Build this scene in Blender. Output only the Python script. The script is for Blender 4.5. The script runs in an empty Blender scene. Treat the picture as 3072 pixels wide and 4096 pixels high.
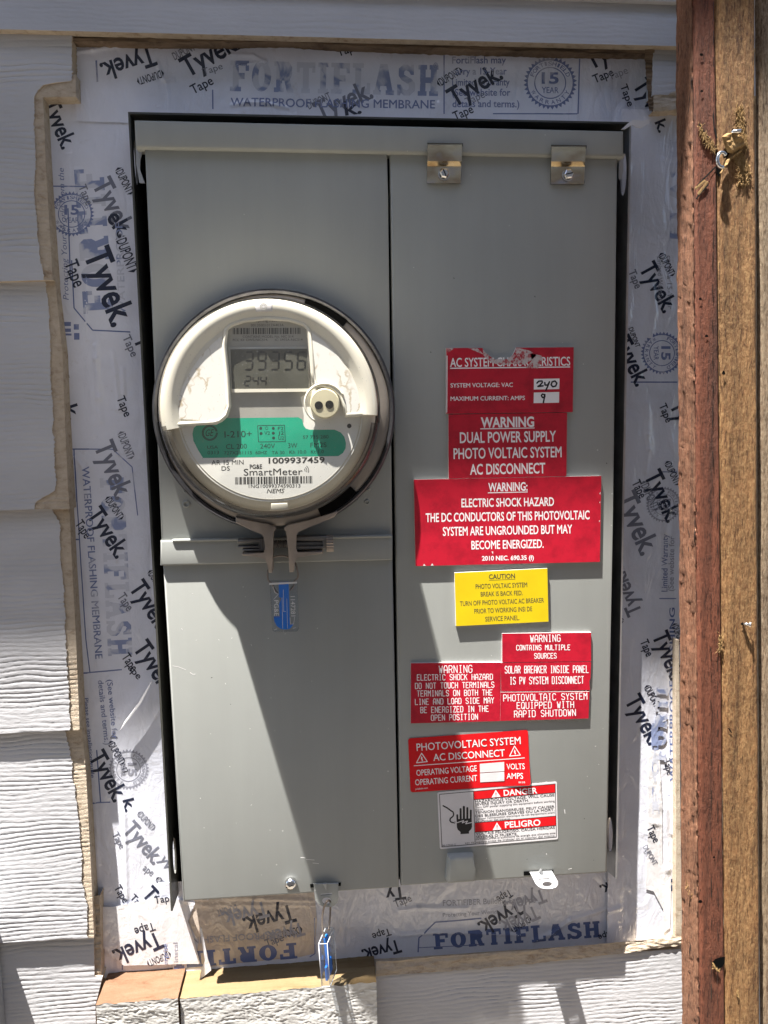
import bpy, bmesh, math, random
from mathutils import Vector, Matrix, noise

random.seed(7)
SC = bpy.context.scene
COL = SC.collection

# ------------------------------------------------------------------ camera
F, CX, CY = 2840.7, 1536.0, 2048.0            # focal length and centre, in pixels of the 3072 x 4096 photograph
CAM = Vector((0.0, -0.62, 1.50))
PITCH, YAW, ROLL = math.radians(6.19), math.radians(4.893), math.radians(1.023)
def _rot():
    cx, sx = math.cos(PITCH), math.sin(PITCH); cy, sy = math.cos(YAW), math.sin(YAW); cr, sr = math.cos(ROLL), math.sin(ROLL)
    base = Matrix(((1, 0, 0), (0, 0, 1), (0, -1, 0)))
    rz = Matrix(((cy, sy, 0), (-sy, cy, 0), (0, 0, 1)))
    rx = Matrix(((1, 0, 0), (0, cx, sx), (0, -sx, cx)))
    rr = Matrix(((cr, -sr, 0), (sr, cr, 0), (0, 0, 1)))
    return rz @ rx @ base @ rr                 # columns: right, down, forward
ROT = _rot()
cd = bpy.data.cameras.new("camera"); cam = bpy.data.objects.new("camera", cd); COL.objects.link(cam)
m3 = Matrix((ROT.col[0], -ROT.col[1], -ROT.col[2])).transposed()
cam.matrix_world = Matrix.Translation(CAM) @ m3.to_4x4()
cd.sensor_fit = 'HORIZONTAL'; cd.sensor_width = 36.0; cd.lens = 36.0 * F / 3072.0
cd.clip_start = 0.01; cd.clip_end = 200.0
SC.camera = cam

# ------------------------------------------------------------------ light
T_SUN, X_SUN = 5.8, 0.240                      # fall of the sunlight per metre towards the wall, sideways drift per metre of fall
SUN_DIR = Vector((X_SUN * T_SUN, 1.0, -T_SUN)).normalized()
sl = bpy.data.lights.new("sun", 'SUN'); sun = bpy.data.objects.new("sun", sl); COL.objects.link(sun)
sl.energy = 5.0; sl.angle = math.radians(0.53); sl.color = (1.0, 0.955, 0.89)
sun.rotation_euler = SUN_DIR.to_track_quat('-Z', 'Y').to_euler(); sun.location = (-1, -1, 5)
w = bpy.data.worlds.new("World"); SC.world = w; w.use_nodes = True
nt = w.node_tree; bg = nt.nodes["Background"]
sky = nt.nodes.new("ShaderNodeTexSky"); sky.sky_type = 'NISHITA'; sky.sun_disc = False
sky.sun_elevation = math.asin(-SUN_DIR.z); sky.sun_rotation = math.atan2(-SUN_DIR.x, -SUN_DIR.y)
nt.links.new(sky.outputs[0], bg.inputs[0]); bg.inputs[1].default_value = 0.078
SC.view_settings.view_transform = 'Standard'; SC.view_settings.look = 'None'
SC.view_settings.exposure = 2.25; SC.view_settings.gamma = 1.0
SC.cycles.max_bounces = 8; SC.cycles.transparent_max_bounces = 16

# ------------------------------------------------------------------ pixel helpers (photograph pixels -> points in the place)
def U(x, y): return (x * 1.85177, y * 1.85177)
ZO = {1: (0, 0, 1.0801), 2: (1536, 0, 1.0801), 3: (0, 1024, 1.0801), 4: (1536, 1024, 1.0801), 5: (0, 2048, 1.0801), 6: (1536, 2048, 1.0801),
      7: (0, 3072, 1.0801), 8: (1536, 3072, 1.0801), 'm1': (600, 1130, 1.659), 'm2': (600, 1600, 1.659), 'd1': (1620, 2700, 2.0738), 'd2': (1620, 3000, 2.0738),
      'r1': (2400, 0, 2.195), 'r2': (2400, 1000, 2.195), 'r3': (2400, 2000, 2.195), 'r4': (2400, 3000, 2.195),
      'l1': (100, 100, 2.195), 'l2': (100, 1000, 2.195), 'l3': (150, 2000, 2.195), 'l4': (300, 3000, 2.195),
      't1': (700, 100, 1.659), 't2': (1700, 100, 1.659), 'b1': (600, 3429, 1.659), 'b2': (1600, 3429, 1.659),
      's1': (950, 2060, 4.1475), 's2': (1150, 3400, 3.687), 'k0': (0, 3500, 2.0738),
      'g1': (1640, 1360, 2.0738), 'g2': (1640, 1880, 2.0738), 'g3': (1600, 2250, 2.0738), 'u': (0, 0, 0.540024)}
def Z(k, x, y):
    o = ZO[k]; return (o[0] + x / o[2], o[1] + y / o[2])
def ZZ(k, pts): return [Z(k, *p) for p in pts]
def ray(p): return ROT @ Vector(((p[0] - CX) / F, (p[1] - CY) / F, 1.0))
def at(p, y):
    d = ray(p); return CAM + d * ((y - CAM.y) / d.y)
def at_z(p, z):
    d = ray(p); return CAM + d * ((z - CAM.z) / d.z)
def nz(x, y, z=0.0): return noise.noise(Vector((x, y, z)))
def lerp(a, b, t): return a + (b - a) * t
def smooth(t):
    t = max(0.0, min(1.0, t)); return t * t * (3 - 2 * t)

# ------------------------------------------------------------------ objects
ORG = {}
def tag(o, label=None, cat=None, group=None, kind=None):
    if label: o['label'] = label
    if cat: o['category'] = cat
    if group: o['group'] = group
    if kind: o['kind'] = kind
    return o
def thing(name, loc, label, cat, group=None):
    o = bpy.data.objects.new(name, None); COL.objects.link(o); o.location = loc; o.empty_display_size = 0.02
    ORG[o.name] = Vector(loc)
    return tag(o, label, cat, group)
def mesh_obj(name, verts, faces, mats, parent=None, midx=None, smooth_angle=None):
    org = ORG[parent.name] if parent else Vector((0, 0, 0))
    me = bpy.data.meshes.new(name)
    me.from_pydata([tuple(Vector(v) - org) for v in verts], [], faces)
    if not isinstance(mats, (list, tuple)): mats = [mats]
    for m in mats: me.materials.append(m)
    if midx:
        for p, i in zip(me.polygons, midx): p.material_index = i
    if smooth_angle is not None:
        for p in me.polygons: p.use_smooth = True
        if smooth_angle < 3.1: me.set_sharp_from_angle(angle=smooth_angle)
    o = bpy.data.objects.new(name, me); COL.objects.link(o)
    if parent: o.parent = parent
    ORG[o.name] = org
    return o
def bm_obj(name, bm, mats, parent=None, smooth_angle=None):
    bm.verts.index_update()
    vs = [v.co.copy() for v in bm.verts]; fs = [[v.index for v in f.verts] for f in bm.faces]; mi = [f.material_index for f in bm.faces]
    bm.free()
    return mesh_obj(name, vs, fs, mats, parent, mi, smooth_angle)
def area2(pts):
    return sum(pts[i].x * pts[(i + 1) % len(pts)].z - pts[(i + 1) % len(pts)].x * pts[i].z for i in range(len(pts)))
def add_slab(bm, W, yb, bevel=0.0, seg=2, side=0):
    """W: outline in world points (front, any y); extruded straight back to yb."""
    W = [Vector(v) for v in W]
    if area2(W) < 0: W = W[::-1]                # counter-clockwise seen from the camera
    f = [bm.verts.new(v) for v in W]; b = [bm.verts.new((v.x, yb, v.z)) for v in W]
    ff = bm.faces.new(f)
    n = len(W); es = []
    for i in range(n):
        q = bm.faces.new((f[(i + 1) % n], f[i], b[i], b[(i + 1) % n])); q.material_index = side
    bm.faces.new(b[::-1]).material_index = side
    if bevel:
        es = [e for e in ff.edges]
        bmesh.ops.bevel(bm, geom=es, offset=bevel, segments=seg, profile=0.5, affect='EDGES')
def slab(name, pts, yf, yb, mats, parent=None, bevel=0.0, seg=2, side=0):
    bm = bmesh.new(); add_slab(bm, [at(p, yf) for p in pts], yb, bevel, seg, side)
    return bm_obj(name, bm, mats, parent, math.radians(40) if bevel else None)
def quad_grid(c, nu, nv, fn):
    """c: tl, tr, br, bl pixels. fn(pixel, u, v) -> world point."""
    vs, fs = [], []
    for j in range(nv + 1):
        v = j / nv
        for i in range(nu + 1):
            u = i / nu
            p = (lerp(lerp(c[0][0], c[1][0], u), lerp(c[3][0], c[2][0], u), v), lerp(lerp(c[0][1], c[1][1], u), lerp(c[3][1], c[2][1], u), v))
            vs.append(fn(p, u, v))
    for j in range(nv):
        for i in range(nu):
            a = j * (nu + 1) + i; fs.append((a, a + nu + 1, a + nu + 2, a + 1))
    return vs, fs
def lathe(bm, prof, cx, cz, a0=0.0, a1=360.0, n=96, mi=0, close=False, sc=1.0):
    """profile of (radius, y) turned about the y axis through (cx, cz); angles in degrees, 0 = right, 90 = up."""
    prof = [(r * sc, y) for r, y in prof]
    full = abs(a1 - a0) >= 359.9; N = n if full else n + 1
    rings = []
    for k in range(N):
        a = math.radians(a0 + (a1 - a0) * k / n); ca, sa = math.cos(a), math.sin(a)
        rings.append([bm.verts.new((cx + r * ca, y, cz + r * sa)) for r, y in prof])
    m = len(prof)
    for k in range(n):
        A, B = rings[k], rings[(k + 1) % N]
        for i in range(m if close else m - 1):
            f = bm.faces.new((A[i], A[(i + 1) % m], B[(i + 1) % m], B[i])); f.material_index = mi
    if not full and close:
        bm.faces.new(rings[0][::-1]); bm.faces.new(rings[-1])
    return rings
def tube(bm, pts, r, n=8, mi=0, caps=True):
    pts = [Vector(p) for p in pts]; rings = []; up = None
    for i, p in enumerate(pts):
        t = (pts[min(i + 1, len(pts) - 1)] - pts[max(i - 1, 0)]).normalized()
        if up is None: up = t.orthogonal().normalized()
        up = (up - t * up.dot(t)).normalized(); b = t.cross(up)
        rr = r[i] if isinstance(r, (list, tuple)) else r
        rings.append([bm.verts.new(p + (up * math.cos(2 * math.pi * k / n) + b * math.sin(2 * math.pi * k / n)) * rr) for k in range(n)])
    for A, B in zip(rings, rings[1:]):
        for k in range(n): bm.faces.new((A[k], A[(k + 1) % n], B[(k + 1) % n], B[k])).material_index = mi
    if caps: bm.faces.new(rings[0][::-1]); bm.faces.new(rings[-1])
def curve_pts(pts, n=6):
    """Catmull-Rom through points (any dimension Vector)."""
    P = [Vector(p) for p in pts]; out = []
    for i in range(len(P) - 1):
        a, b, c, d = P[max(i - 1, 0)], P[i], P[i + 1], P[min(i + 2, len(P) - 1)]
        for k in range(n):
            t = k / n
            out.append(0.5 * ((2 * b) + (c - a) * t + (2 * a - 5 * b + 4 * c - d) * t * t + (3 * b - 3 * c + d - a) * t ** 3))
    out.append(P[-1]); return out
def box(bm, lo, hi, mi=0):
    v = [bm.verts.new((x, y, z)) for x in (lo[0], hi[0]) for y in (lo[1], hi[1]) for z in (lo[2], hi[2])]
    for q in ((0, 1, 3, 2), (4, 6, 7, 5), (0, 4, 5, 1), (2, 3, 7, 6), (0, 2, 6, 4), (1, 5, 7, 3)):
        bm.faces.new([v[i] for i in q]).material_index = mi

# ------------------------------------------------------------------ materials
def nodes(name):
    m = bpy.data.materials.new(name); m.use_nodes = True
    n = m.node_tree.nodes; return m, n, m.node_tree.links, n["Principled BSDF"]
def noise_node(n, l, scale, detail=4.0, rough=0.55, stretch=None, coord=None, dist=0.0):
    g = n.new("ShaderNodeNewGeometry"); t = n.new("ShaderNodeTexNoise")
    t.inputs["Scale"].default_value = scale; t.inputs["Detail"].default_value = detail; t.inputs["Roughness"].default_value = rough; t.inputs["Distortion"].default_value = dist
    if stretch:
        mp = n.new("ShaderNodeMapping"); mp.inputs["Scale"].default_value = stretch
        l.new(g.outputs["Position"], mp.inputs[0]); l.new(mp.outputs[0], t.inputs[0])
    else: l.new(g.outputs["Position"], t.inputs[0])
    return t
def ramp(n, l, src, stops):
    r = n.new("ShaderNodeValToRGB"); e = r.color_ramp.elements
    while len(e) < len(stops): e.new(0.5)
    for k, (p, c) in zip(e, stops): k.position = p; k.color = (*c, 1) if len(c) == 3 else c
    l.new(src, r.inputs[0]); return r
def mix(n, l, fac, a, b, mode='MIX'):
    x = n.new("ShaderNodeMix"); x.data_type = 'RGBA'; x.blend_type = mode
    for i, s in ((0, fac), (6, a), (7, b)):
        if hasattr(s, 'links'): l.new(s, x.inputs[i])
        else: x.inputs[i].default_value = s if i == 0 else (*s, 1)
    return x.outputs[2]
def bump(n, l, src, b, strength, dist):
    k = n.new("ShaderNodeBump"); k.inputs["Strength"].default_value = strength; k.inputs["Distance"].default_value = dist
    l.new(src, k.inputs["Height"]); l.new(k.outputs[0], b.inputs["Normal"]); return k
def simple(name, col, rough=0.5, metal=0.0, var=0.0, vscale=30.0, bmp=0.0, bscale=200.0, bdist=0.001, spec=0.5, stretch=None, coat=0.0):
    m, n, l, b = nodes(name)
    b.inputs["Roughness"].default_value = rough; b.inputs["Metallic"].default_value = metal; b.inputs["Specular IOR Level"].default_value = spec
    if coat: b.inputs["Coat Weight"].default_value = coat; b.inputs["Coat Roughness"].default_value = 0.08
    if var:
        t = noise_node(n, l, vscale, stretch=stretch)
        r = ramp(n, l, t.outputs[0], [(0.3, tuple(c * (1 - var) for c in col)), (0.7, tuple(min(1, c * (1 + var)) for c in col))])
        l.new(r.outputs[0], b.inputs["Base Color"])
    else: b.inputs["Base Color"].default_value = (*col, 1)
    if bmp:
        t = noise_node(n, l, bscale, 5.0, stretch=stretch); bump(n, l, t.outputs[0], b, bmp, bdist)
    return m

def enamel():
    m, n, l, b = nodes("grey_enamel")
    t = noise_node(n, l, 7.0, 5.0); r = ramp(n, l, t.outputs[0], [(0.3, (0.298, 0.310, 0.297)), (0.7, (0.330, 0.340, 0.324))])
    g = n.new("ShaderNodeNewGeometry"); v = n.new("ShaderNodeTexVoronoi"); v.inputs["Scale"].default_value = 75.0; l.new(g.outputs["Position"], v.inputs[0])
    nn = noise_node(n, l, 14.0, 2.0)
    th = n.new("ShaderNodeMath"); th.operation = 'MULTIPLY_ADD'; l.new(nn.outputs[0], th.inputs[0]); th.inputs[1].default_value = 0.20; th.inputs[2].default_value = -0.082
    lt = n.new("ShaderNodeMath"); lt.operation = 'LESS_THAN'; l.new(v.outputs["Distance"], lt.inputs[0]); l.new(th.outputs[0], lt.inputs[1])
    c = mix(n, l, lt.outputs[0], r.outputs[0], (0.55, 0.55, 0.53))
    # long thin scratches and a little grime
    s = noise_node(n, l, 26.0, 3.0, stretch=(6, 6, 0.7)); sr = ramp(n, l, s.outputs[0], [(0.70, (0, 0, 0)), (0.76, (0.35, 0.35, 0.35))])
    c2 = mix(n, l, sr.outputs[0], c, (0.34, 0.345, 0.33))
    k = noise_node(n, l, 12.0, 5.0, 0.6, stretch=(3.2, 3.2, 0.22)); kr = ramp(n, l, k.outputs[0], [(0.25, (0.945, 0.945, 0.94)), (0.75, (1.04, 1.04, 1.04))]); c2 = mix(n, l, 1.0, c2, kr.outputs[0], 'MULTIPLY')
    l.new(c2, b.inputs["Base Color"])
    b.inputs["Roughness"].default_value = 0.42; b.inputs["Specular IOR Level"].default_value = 0.22
    rr = noise_node(n, l, 11.0, 3.0); rm = ramp(n, l, rr.outputs[0], [(0.3, (0.48,) * 3), (0.7, (0.62,) * 3)]); l.new(rm.outputs[0], b.inputs["Roughness"])
    o = noise_node(n, l, 900.0, 2.0); w1 = noise_node(n, l, 9.0, 3.0); ad = n.new("ShaderNodeMath"); ad.operation = 'MULTIPLY_ADD'; l.new(w1.outputs[0], ad.inputs[0]); ad.inputs[1].default_value = 6.0; l.new(o.outputs[0], ad.inputs[2]); bump(n, l, ad.outputs[0], b, 0.12, 0.0003)
    return m
def siding_paint(name, col, worn=0.03):
    m, n, l, b = nodes(name)
    t = noise_node(n, l, 9.0, 6.0, stretch=(1, 1, 2.5)); r = ramp(n, l, t.outputs[0], [(0.3, tuple(c * 0.9 for c in col)), (0.7, tuple(c * 1.06 for c in col))])
    s = noise_node(n, l, 22.0, 7.0, 0.7, stretch=(0.6, 1, 5)); sr = ramp(n, l, s.outputs[0], [(0.70 - worn, (0, 0, 0)), (0.80 - worn, (1, 1, 1))])
    c = mix(n, l, sr.outputs[0], r.outputs[0], (0.30, 0.25, 0.20)); l.new(c, b.inputs["Base Color"])
    b.inputs["Roughness"].default_value = 0.55
    g = noise_node(n, l, 420.0, 5.0, stretch=(0.45, 1, 1.3)); bump(n, l, g.outputs[0], b, 0.45, 0.0006)
    return m
def raw_wood(name, a, b_, dark, scale=60.0, stretch=(0.25, 1, 3), bmp=0.6, rough=0.85):
    m, n, l, b = nodes(name)
    t = noise_node(n, l, scale, 6.0, 0.65, stretch=stretch, dist=0.4); r = ramp(n, l, t.outputs[0], [(0.28, dark), (0.45, a), (0.72, b_)])
    l.new(r.outputs[0], b.inputs["Base Color"]); b.inputs["Roughness"].default_value = rough; b.inputs["Specular IOR Level"].default_value = 0.25
    g = noise_node(n, l, scale * 6, 5.0, 0.7, stretch=stretch); bump(n, l, g.outputs[0], b, bmp, 0.0012)
    return m
def film_bump(n, l, b):
    a = noise_node(n, l, 34.0, 3.0, 0.5, stretch=(1.7, 1, 0.7), dist=1.2); c = noise_node(n, l, 130.0, 3.0, 0.6, dist=1.0)
    ad = n.new("ShaderNodeMath"); ad.operation = 'MULTIPLY_ADD'; l.new(c.outputs[0], ad.inputs[0]); ad.inputs[1].default_value = 0.25; l.new(a.outputs[0], ad.inputs[2])
    bump(n, l, ad.outputs[0], b, 0.32, 0.0030)
    k = n.new("ShaderNodeBump"); k.inputs["Strength"].default_value = 0.9; k.inputs["Distance"].default_value = 0.0055
    l.new(ad.outputs[0], k.inputs["Height"]); l.new(k.outputs[0], b.inputs["Coat Normal"])
def film(name, col, dirt=(0.42, 0.37, 0.33), cov=0.12):
    m, n, l, b = nodes(name)
    t = noise_node(n, l, 16.0, 5.0, 0.6, dist=0.5); r = ramp(n, l, t.outputs[0], [(0.25, tuple(c * 0.86 for c in col)), (0.65, tuple(min(1, c * 1.05) for c in col))])
    s = noise_node(n, l, 60.0, 7.0, 0.7); sr = ramp(n, l, s.outputs[0], [(0.62, (0, 0, 0)), (0.75, (cov * 3,) * 3)])
    c = mix(n, l, sr.outputs[0], r.outputs[0], dirt); l.new(c, b.inputs["Base Color"])
    b.inputs["Roughness"].default_value = 0.38; b.inputs["Coat Weight"].default_value = 1.0; b.inputs["Coat Roughness"].default_value = 0.05; b.inputs["Coat IOR"].default_value = 1.7
    film_bump(n, l, b); return m
def ink(name, col):
    m, n, l, b = nodes(name)
    b.inputs["Base Color"].default_value = (*col, 1); b.inputs["Roughness"].default_value = 0.4
    b.inputs["Coat Weight"].default_value = 0.6; b.inputs["Coat Roughness"].default_value = 0.1
    film_bump(n, l, b); return m
def patchy_ink(name, col, gone, amount=0.5):
    """print seen through bubbled film: patches where the film lies off it read pale"""
    m, n, l, b = nodes(name)
    s = noise_node(n, l, 55.0, 3.0, 0.5, dist=0.8); r = ramp(n, l, s.outputs[0], [(amount - 0.06, gone), (amount + 0.04, col)])
    l.new(r.outputs[0], b.inputs["Base Color"]); b.inputs["Roughness"].default_value = 0.4
    b.inputs["Coat Weight"].default_value = 0.6; b.inputs["Coat Roughness"].default_value = 0.1
    film_bump(n, l, b); return m
def clear(name, tint=(1, 1, 1), gl=0.10, rough=0.03, haze=0.0):
    m = bpy.data.materials.new(name); m.use_nodes = True; n = m.node_tree.nodes; l = m.node_tree.links
    n.remove(n["Principled BSDF"]); out = n["Material Output"]
    tr = n.new("ShaderNodeBsdfTransparent"); tr.inputs[0].default_value = (*tint, 1)
    go = n.new("ShaderNodeBsdfGlossy"); go.inputs["Roughness"].default_value = rough
    fr = n.new("ShaderNodeLayerWeight"); fr.inputs[0].default_value = 0.5
    pw = n.new("ShaderNodeMath"); pw.operation = 'POWER'; l.new(fr.outputs["Facing"], pw.inputs[0]); pw.inputs[1].default_value = 5.0
    sc = n.new("ShaderNodeMath"); sc.operation = 'MULTIPLY_ADD'; l.new(pw.outputs[0], sc.inputs[0]); sc.inputs[1].default_value = 0.95; sc.inputs[2].default_value = gl; sc.use_clamp = True
    mx = n.new("ShaderNodeMixShader"); l.new(sc.outputs[0], mx.inputs[0]); l.new(tr.outputs[0], mx.inputs[1]); l.new(go.outputs[0], mx.inputs[2])
    last = mx.outputs[0]
    if haze:
        df = n.new("ShaderNodeBsdfDiffuse"); df.inputs[0].default_value = (0.8, 0.8, 0.78, 1)
        t = noise_node(n, l, 90.0, 8.0, 0.75); r = ramp(n, l, t.outputs[0], [(0.35, (haze * 0.5,) * 3), (0.75, (haze * 1.6,) * 3)])
        g = n.new("ShaderNodeNewGeometry"); v = n.new("ShaderNodeTexVoronoi"); v.inputs["Scale"].default_value = 420.0; l.new(g.outputs["Position"], v.inputs[0])
        lt = n.new("ShaderNodeMath"); lt.operation = 'LESS_THAN'; l.new(v.outputs["Distance"], lt.inputs[0]); lt.inputs[1].default_value = 0.075
        ad = n.new("ShaderNodeMath"); ad.operation = 'MULTIPLY_ADD'; ad.use_clamp = True; l.new(lt.outputs[0], ad.inputs[0]); ad.inputs[1].default_value = 0.28; l.new(r.outputs[0], ad.inputs[2])
        m2 = n.new("ShaderNodeMixShader"); l.new(ad.outputs[0], m2.inputs[0]); l.new(last, m2.inputs[1]); l.new(df.outputs[0], m2.inputs[2]); last = m2.outputs[0]
    l.new(last, out.inputs[0]); return m

M = dict(
    enamel=enamel(),
    dark=simple("dark_void", (0.006, 0.006, 0.006), 0.95, spec=0.0),
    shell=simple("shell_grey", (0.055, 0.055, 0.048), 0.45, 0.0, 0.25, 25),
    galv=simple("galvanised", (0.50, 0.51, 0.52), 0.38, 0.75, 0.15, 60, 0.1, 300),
    zinc=None,
    steel=simple("bright_steel", (0.68, 0.68, 0.68), 0.22, 1.0, 0.08, 90, 0.05, 400),
    wire=simple("seal_wire", (0.26, 0.22, 0.19), 0.4, 0.8),
    siding=siding_paint("siding_paint", (0.455, 0.454, 0.470)),
    blocker_tan=simple("blocker_paint", (0.28, 0.25, 0.22), 0.8, 0, 0.1, 4),
    trimpaint=siding_paint("trim_paint", (0.48, 0.47, 0.45), 0.0),
    cut=raw_wood("cut_wood", (0.46, 0.38, 0.29), (0.55, 0.47, 0.37), (0.30, 0.22, 0.15), 150, (0.8, 1, 1.2), 0.9),
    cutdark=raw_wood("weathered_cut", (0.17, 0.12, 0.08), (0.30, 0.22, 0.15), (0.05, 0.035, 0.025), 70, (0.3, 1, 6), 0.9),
    pine=raw_wood("fresh_pine", (0.165, 0.115, 0.058), (0.195, 0.145, 0.080), (0.115, 0.070, 0.030), 30, (0.35, 3, 2), 0.25, 0.7),
    orange=raw_wood("end_grain", (0.155, 0.086, 0.050), (0.185, 0.112, 0.070), (0.110, 0.054, 0.028), 70, (0.5, 2.2, 1), 1.0, 0.8),
    film=film("milky_tape", (0.74, 0.76, 0.85)),
    film2=film("white_tape", (0.76, 0.75, 0.77), cov=0.05),
    tan=film("tape_over_wood", (0.64, 0.54, 0.45)),
    navy=ink("navy_ink", (0.012, 0.018, 0.045)),
    grey=ink("faded_ink", (0.17, 0.18, 0.23)),
    pale=ink("pale_ink", (0.34, 0.35, 0.42)),
    blue=ink("blue_print", (0.10, 0.145, 0.32)),
    fblue=patchy_ink("faded_blue_print", (0.24, 0.29, 0.47), (0.58, 0.60, 0.68), 0.53),
    mblue=patchy_ink("soft_blue_print", (0.16, 0.20, 0.38), (0.40, 0.42, 0.52), 0.40),
    vblue=ink("vivid_blue_print", (0.015, 0.05, 0.17)),
    white=simple("white_print", (0.80, 0.79, 0.80), 0.5),
    core=simple("plate_core", (0.66, 0.65, 0.64), 0.5, 0, 0.1, 80),
    redplate=None,
    black=simple("black_print", (0.010, 0.010, 0.012), 0.4),
    olive=simple("dark_print", (0.045, 0.050, 0.028), 0.6),
    yellow=simple("yellow_plate", (0.66, 0.49, 0.006), 0.42, 0, 0.06, 40),
    redsticker=simple("red_vinyl", (0.62, 0.010, 0.014), 0.25, 0, 0.06, 40),
    label=simple("white_vinyl", (0.66, 0.64, 0.65), 0.4, 0, 0.05, 50),
    bezel=simple("ivory_plastic", (0.74, 0.71, 0.615), 0.35, 0, 0.03, 30),
    port=simple("port_plastic", (0.62, 0.57, 0.40), 0.3),
    face=simple("dial_white", (0.76, 0.75, 0.71), 0.6, 0, 0.04, 25),
    flange=simple("brown_flange", (0.20, 0.175, 0.15), 0.35, 0, 0.2, 40),
    cup=simple("amber_cup", (0.66, 0.62, 0.52), 0.4, 0, 0.12, 30),
    dialgrey=simple("dial_grey", (0.46, 0.45, 0.41), 0.35, 0.3, 0.08, 60),
    green=simple("dial_green", (0.015, 0.36, 0.22), 0.5, 0, 0.06, 40),
    lcd=simple("lcd_glass", (0.085, 0.085, 0.070), 0.25, 0, 0.15, 50),
    seg=simple("lcd_segment", (0.014, 0.014, 0.012), 0.3),
    dialink=simple("dial_ink", (0.03, 0.03, 0.028), 0.6),
    greenink=simple("ink_on_green", (0.012, 0.040, 0.032), 0.6),
    ring=simple("ring_band", (0.10, 0.10, 0.11), 0.30, 0.8, 0.3, 70, 0.25, 260),
    lug=simple("ring_lug", (0.34, 0.29, 0.25), 0.55, 0.25, 0.15, 60, 0.2, 350),
    bolt=simple("dull_bolt", (0.20, 0.19, 0.18), 0.45, 0.6, 0.2, 80),
    glass=clear("dome_glass", (0.97, 0.97, 0.955), 0.045, 0.015, 0.018),
    glassside=clear("dome_glass_wall", (0.93, 0.92, 0.90), 0.04, 0.03),
    glasslow=clear("dusty_shadow_tint_wall", (0.24, 0.225, 0.20), 0.05, 0.06, 0.04),  # dust haze, plus a dark tint that deepens the dome's cast shadow
    acrylic=clear("seal_acrylic", (0.90, 0.93, 0.96), 0.06, 0.06),
    sealblue=simple("seal_blue", (0.02, 0.20, 0.72), 0.35),
    etch=simple("etch_glint_white", (0.62, 0.62, 0.62), 0.6),  # white of the etching and of the painted seal highlights
    concrete=simple("ground_soil", (0.15, 0.13, 0.105), 0.9, 0, 0.15, 3, 0.3, 60, 0.003),
)
def red_plate():
    m, n, l, b = nodes("red_plate")
    t = noise_node(n, l, 60.0, 6.0, 0.7); r = ramp(n, l, t.outputs[0], [(0.34, (0.33, 0.006, 0.020)), (0.55, (0.48, 0.009, 0.028))])
    l.new(r.outputs[0], b.inputs["Base Color"]); b.inputs["Roughness"].default_value = 0.36
    o = noise_node(n, l, 500.0, 3.0, stretch=(1, 1, 0.3)); bump(n, l, o.outputs[0], b, 0.12, 0.0003); return m
M['redplate'] = red_plate()
def zinc():
    m, n, l, b = nodes("yellow_zinc")
    t = noise_node(n, l, 55.0, 3.0, 0.5, stretch=(0.7, 1, 1.3)); r = ramp(n, l, t.outputs[0], [(0.25, (0.60, 0.59, 0.62)), (0.45, (0.70, 0.62, 0.46)), (0.6, (0.48, 0.38, 0.26)), (0.8, (0.50, 0.52, 0.60))])
    l.new(r.outputs[0], b.inputs["Base Color"]); b.inputs["Metallic"].default_value = 1.0; b.inputs["Roughness"].default_value = 0.22
    o = noise_node(n, l, 300.0, 4.0); bump(n, l, o.outputs[0], b, 0.1, 0.0004); return m
M['zinc'] = zinc()
def fence_wood(name, a, b_, dark, fleck, incised, fuzz=0.5):
    m, n, l, b = nodes(name)
    t = noise_node(n, l, 10.0, 7.0, 0.65, stretch=(13, 13, 0.35), dist=0.15); r = ramp(n, l, t.outputs[0], [(0.28, dark), (0.48, a), (0.72, b_)])
    q = noise_node(n, l, 28.0, 5.0, 0.6); qr = ramp(n, l, q.outputs[0], [(0.30, (0.72, 0.70, 0.68)), (0.65, (1.08, 1.06, 1.04))])
    c = mix(n, l, 1.0, r.outputs[0], qr.outputs[0], 'MULTIPLY')
    s = noise_node(n, l, 620.0, 3.0, 0.75, stretch=(1, 1, 0.55)); sr = ramp(n, l, s.outputs[0], [(0.40, (0, 0, 0)), (0.72, (1, 1, 1))])
    k = noise_node(n, l, 520.0, 4.0, 0.75, stretch=(1.6, 1.6, 0.22)); kr = ramp(n, l, k.outputs[0], [(0.36, (0.35, 0.30, 0.28)), (0.50, (1, 1, 1))])
    sm = n.new("ShaderNodeMath"); sm.operation = 'MULTIPLY'; l.new(sr.outputs[0], sm.inputs[0]); sm.inputs[1].default_value = fuzz
    c = mix(n, l, sm.outputs[0], c, fleck); c = mix(n, l, 1.0, c, kr.outputs[0], 'MULTIPLY')
    d = noise_node(n, l, 60.0, 3.0, 0.5, stretch=(5.5, 5.5, 0.9)); dr = ramp(n, l, d.outputs[0], [(0.30, (0.9, 0.9, 0.9)), (0.36, (0, 0, 0))])
    if incised: c = mix(n, l, dr.outputs[0], c, (0.025, 0.014, 0.01))
    l.new(c, b.inputs["Base Color"]); b.inputs["Roughness"].default_value = 0.8; b.inputs["Specular IOR Level"].default_value = 0.3
    g = noise_node(n, l, 560.0, 5.0, 0.8, stretch=(1.2, 1.2, 0.45)); ad = n.new("ShaderNodeMath"); ad.operation = 'MULTIPLY_ADD'
    l.new(t.outputs[0], ad.inputs[0]); ad.inputs[1].default_value = 0.5; l.new(g.outputs[0], ad.inputs[2]); bump(n, l, ad.outputs[0], b, 0.95, 0.0016)
    return m
M['redwood'] = fence_wood("red_fence_wood", (0.145, 0.046, 0.024), (0.195, 0.062, 0.031), (0.070, 0.028, 0.018), (0.36, 0.19, 0.12), False, 0.15)
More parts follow.
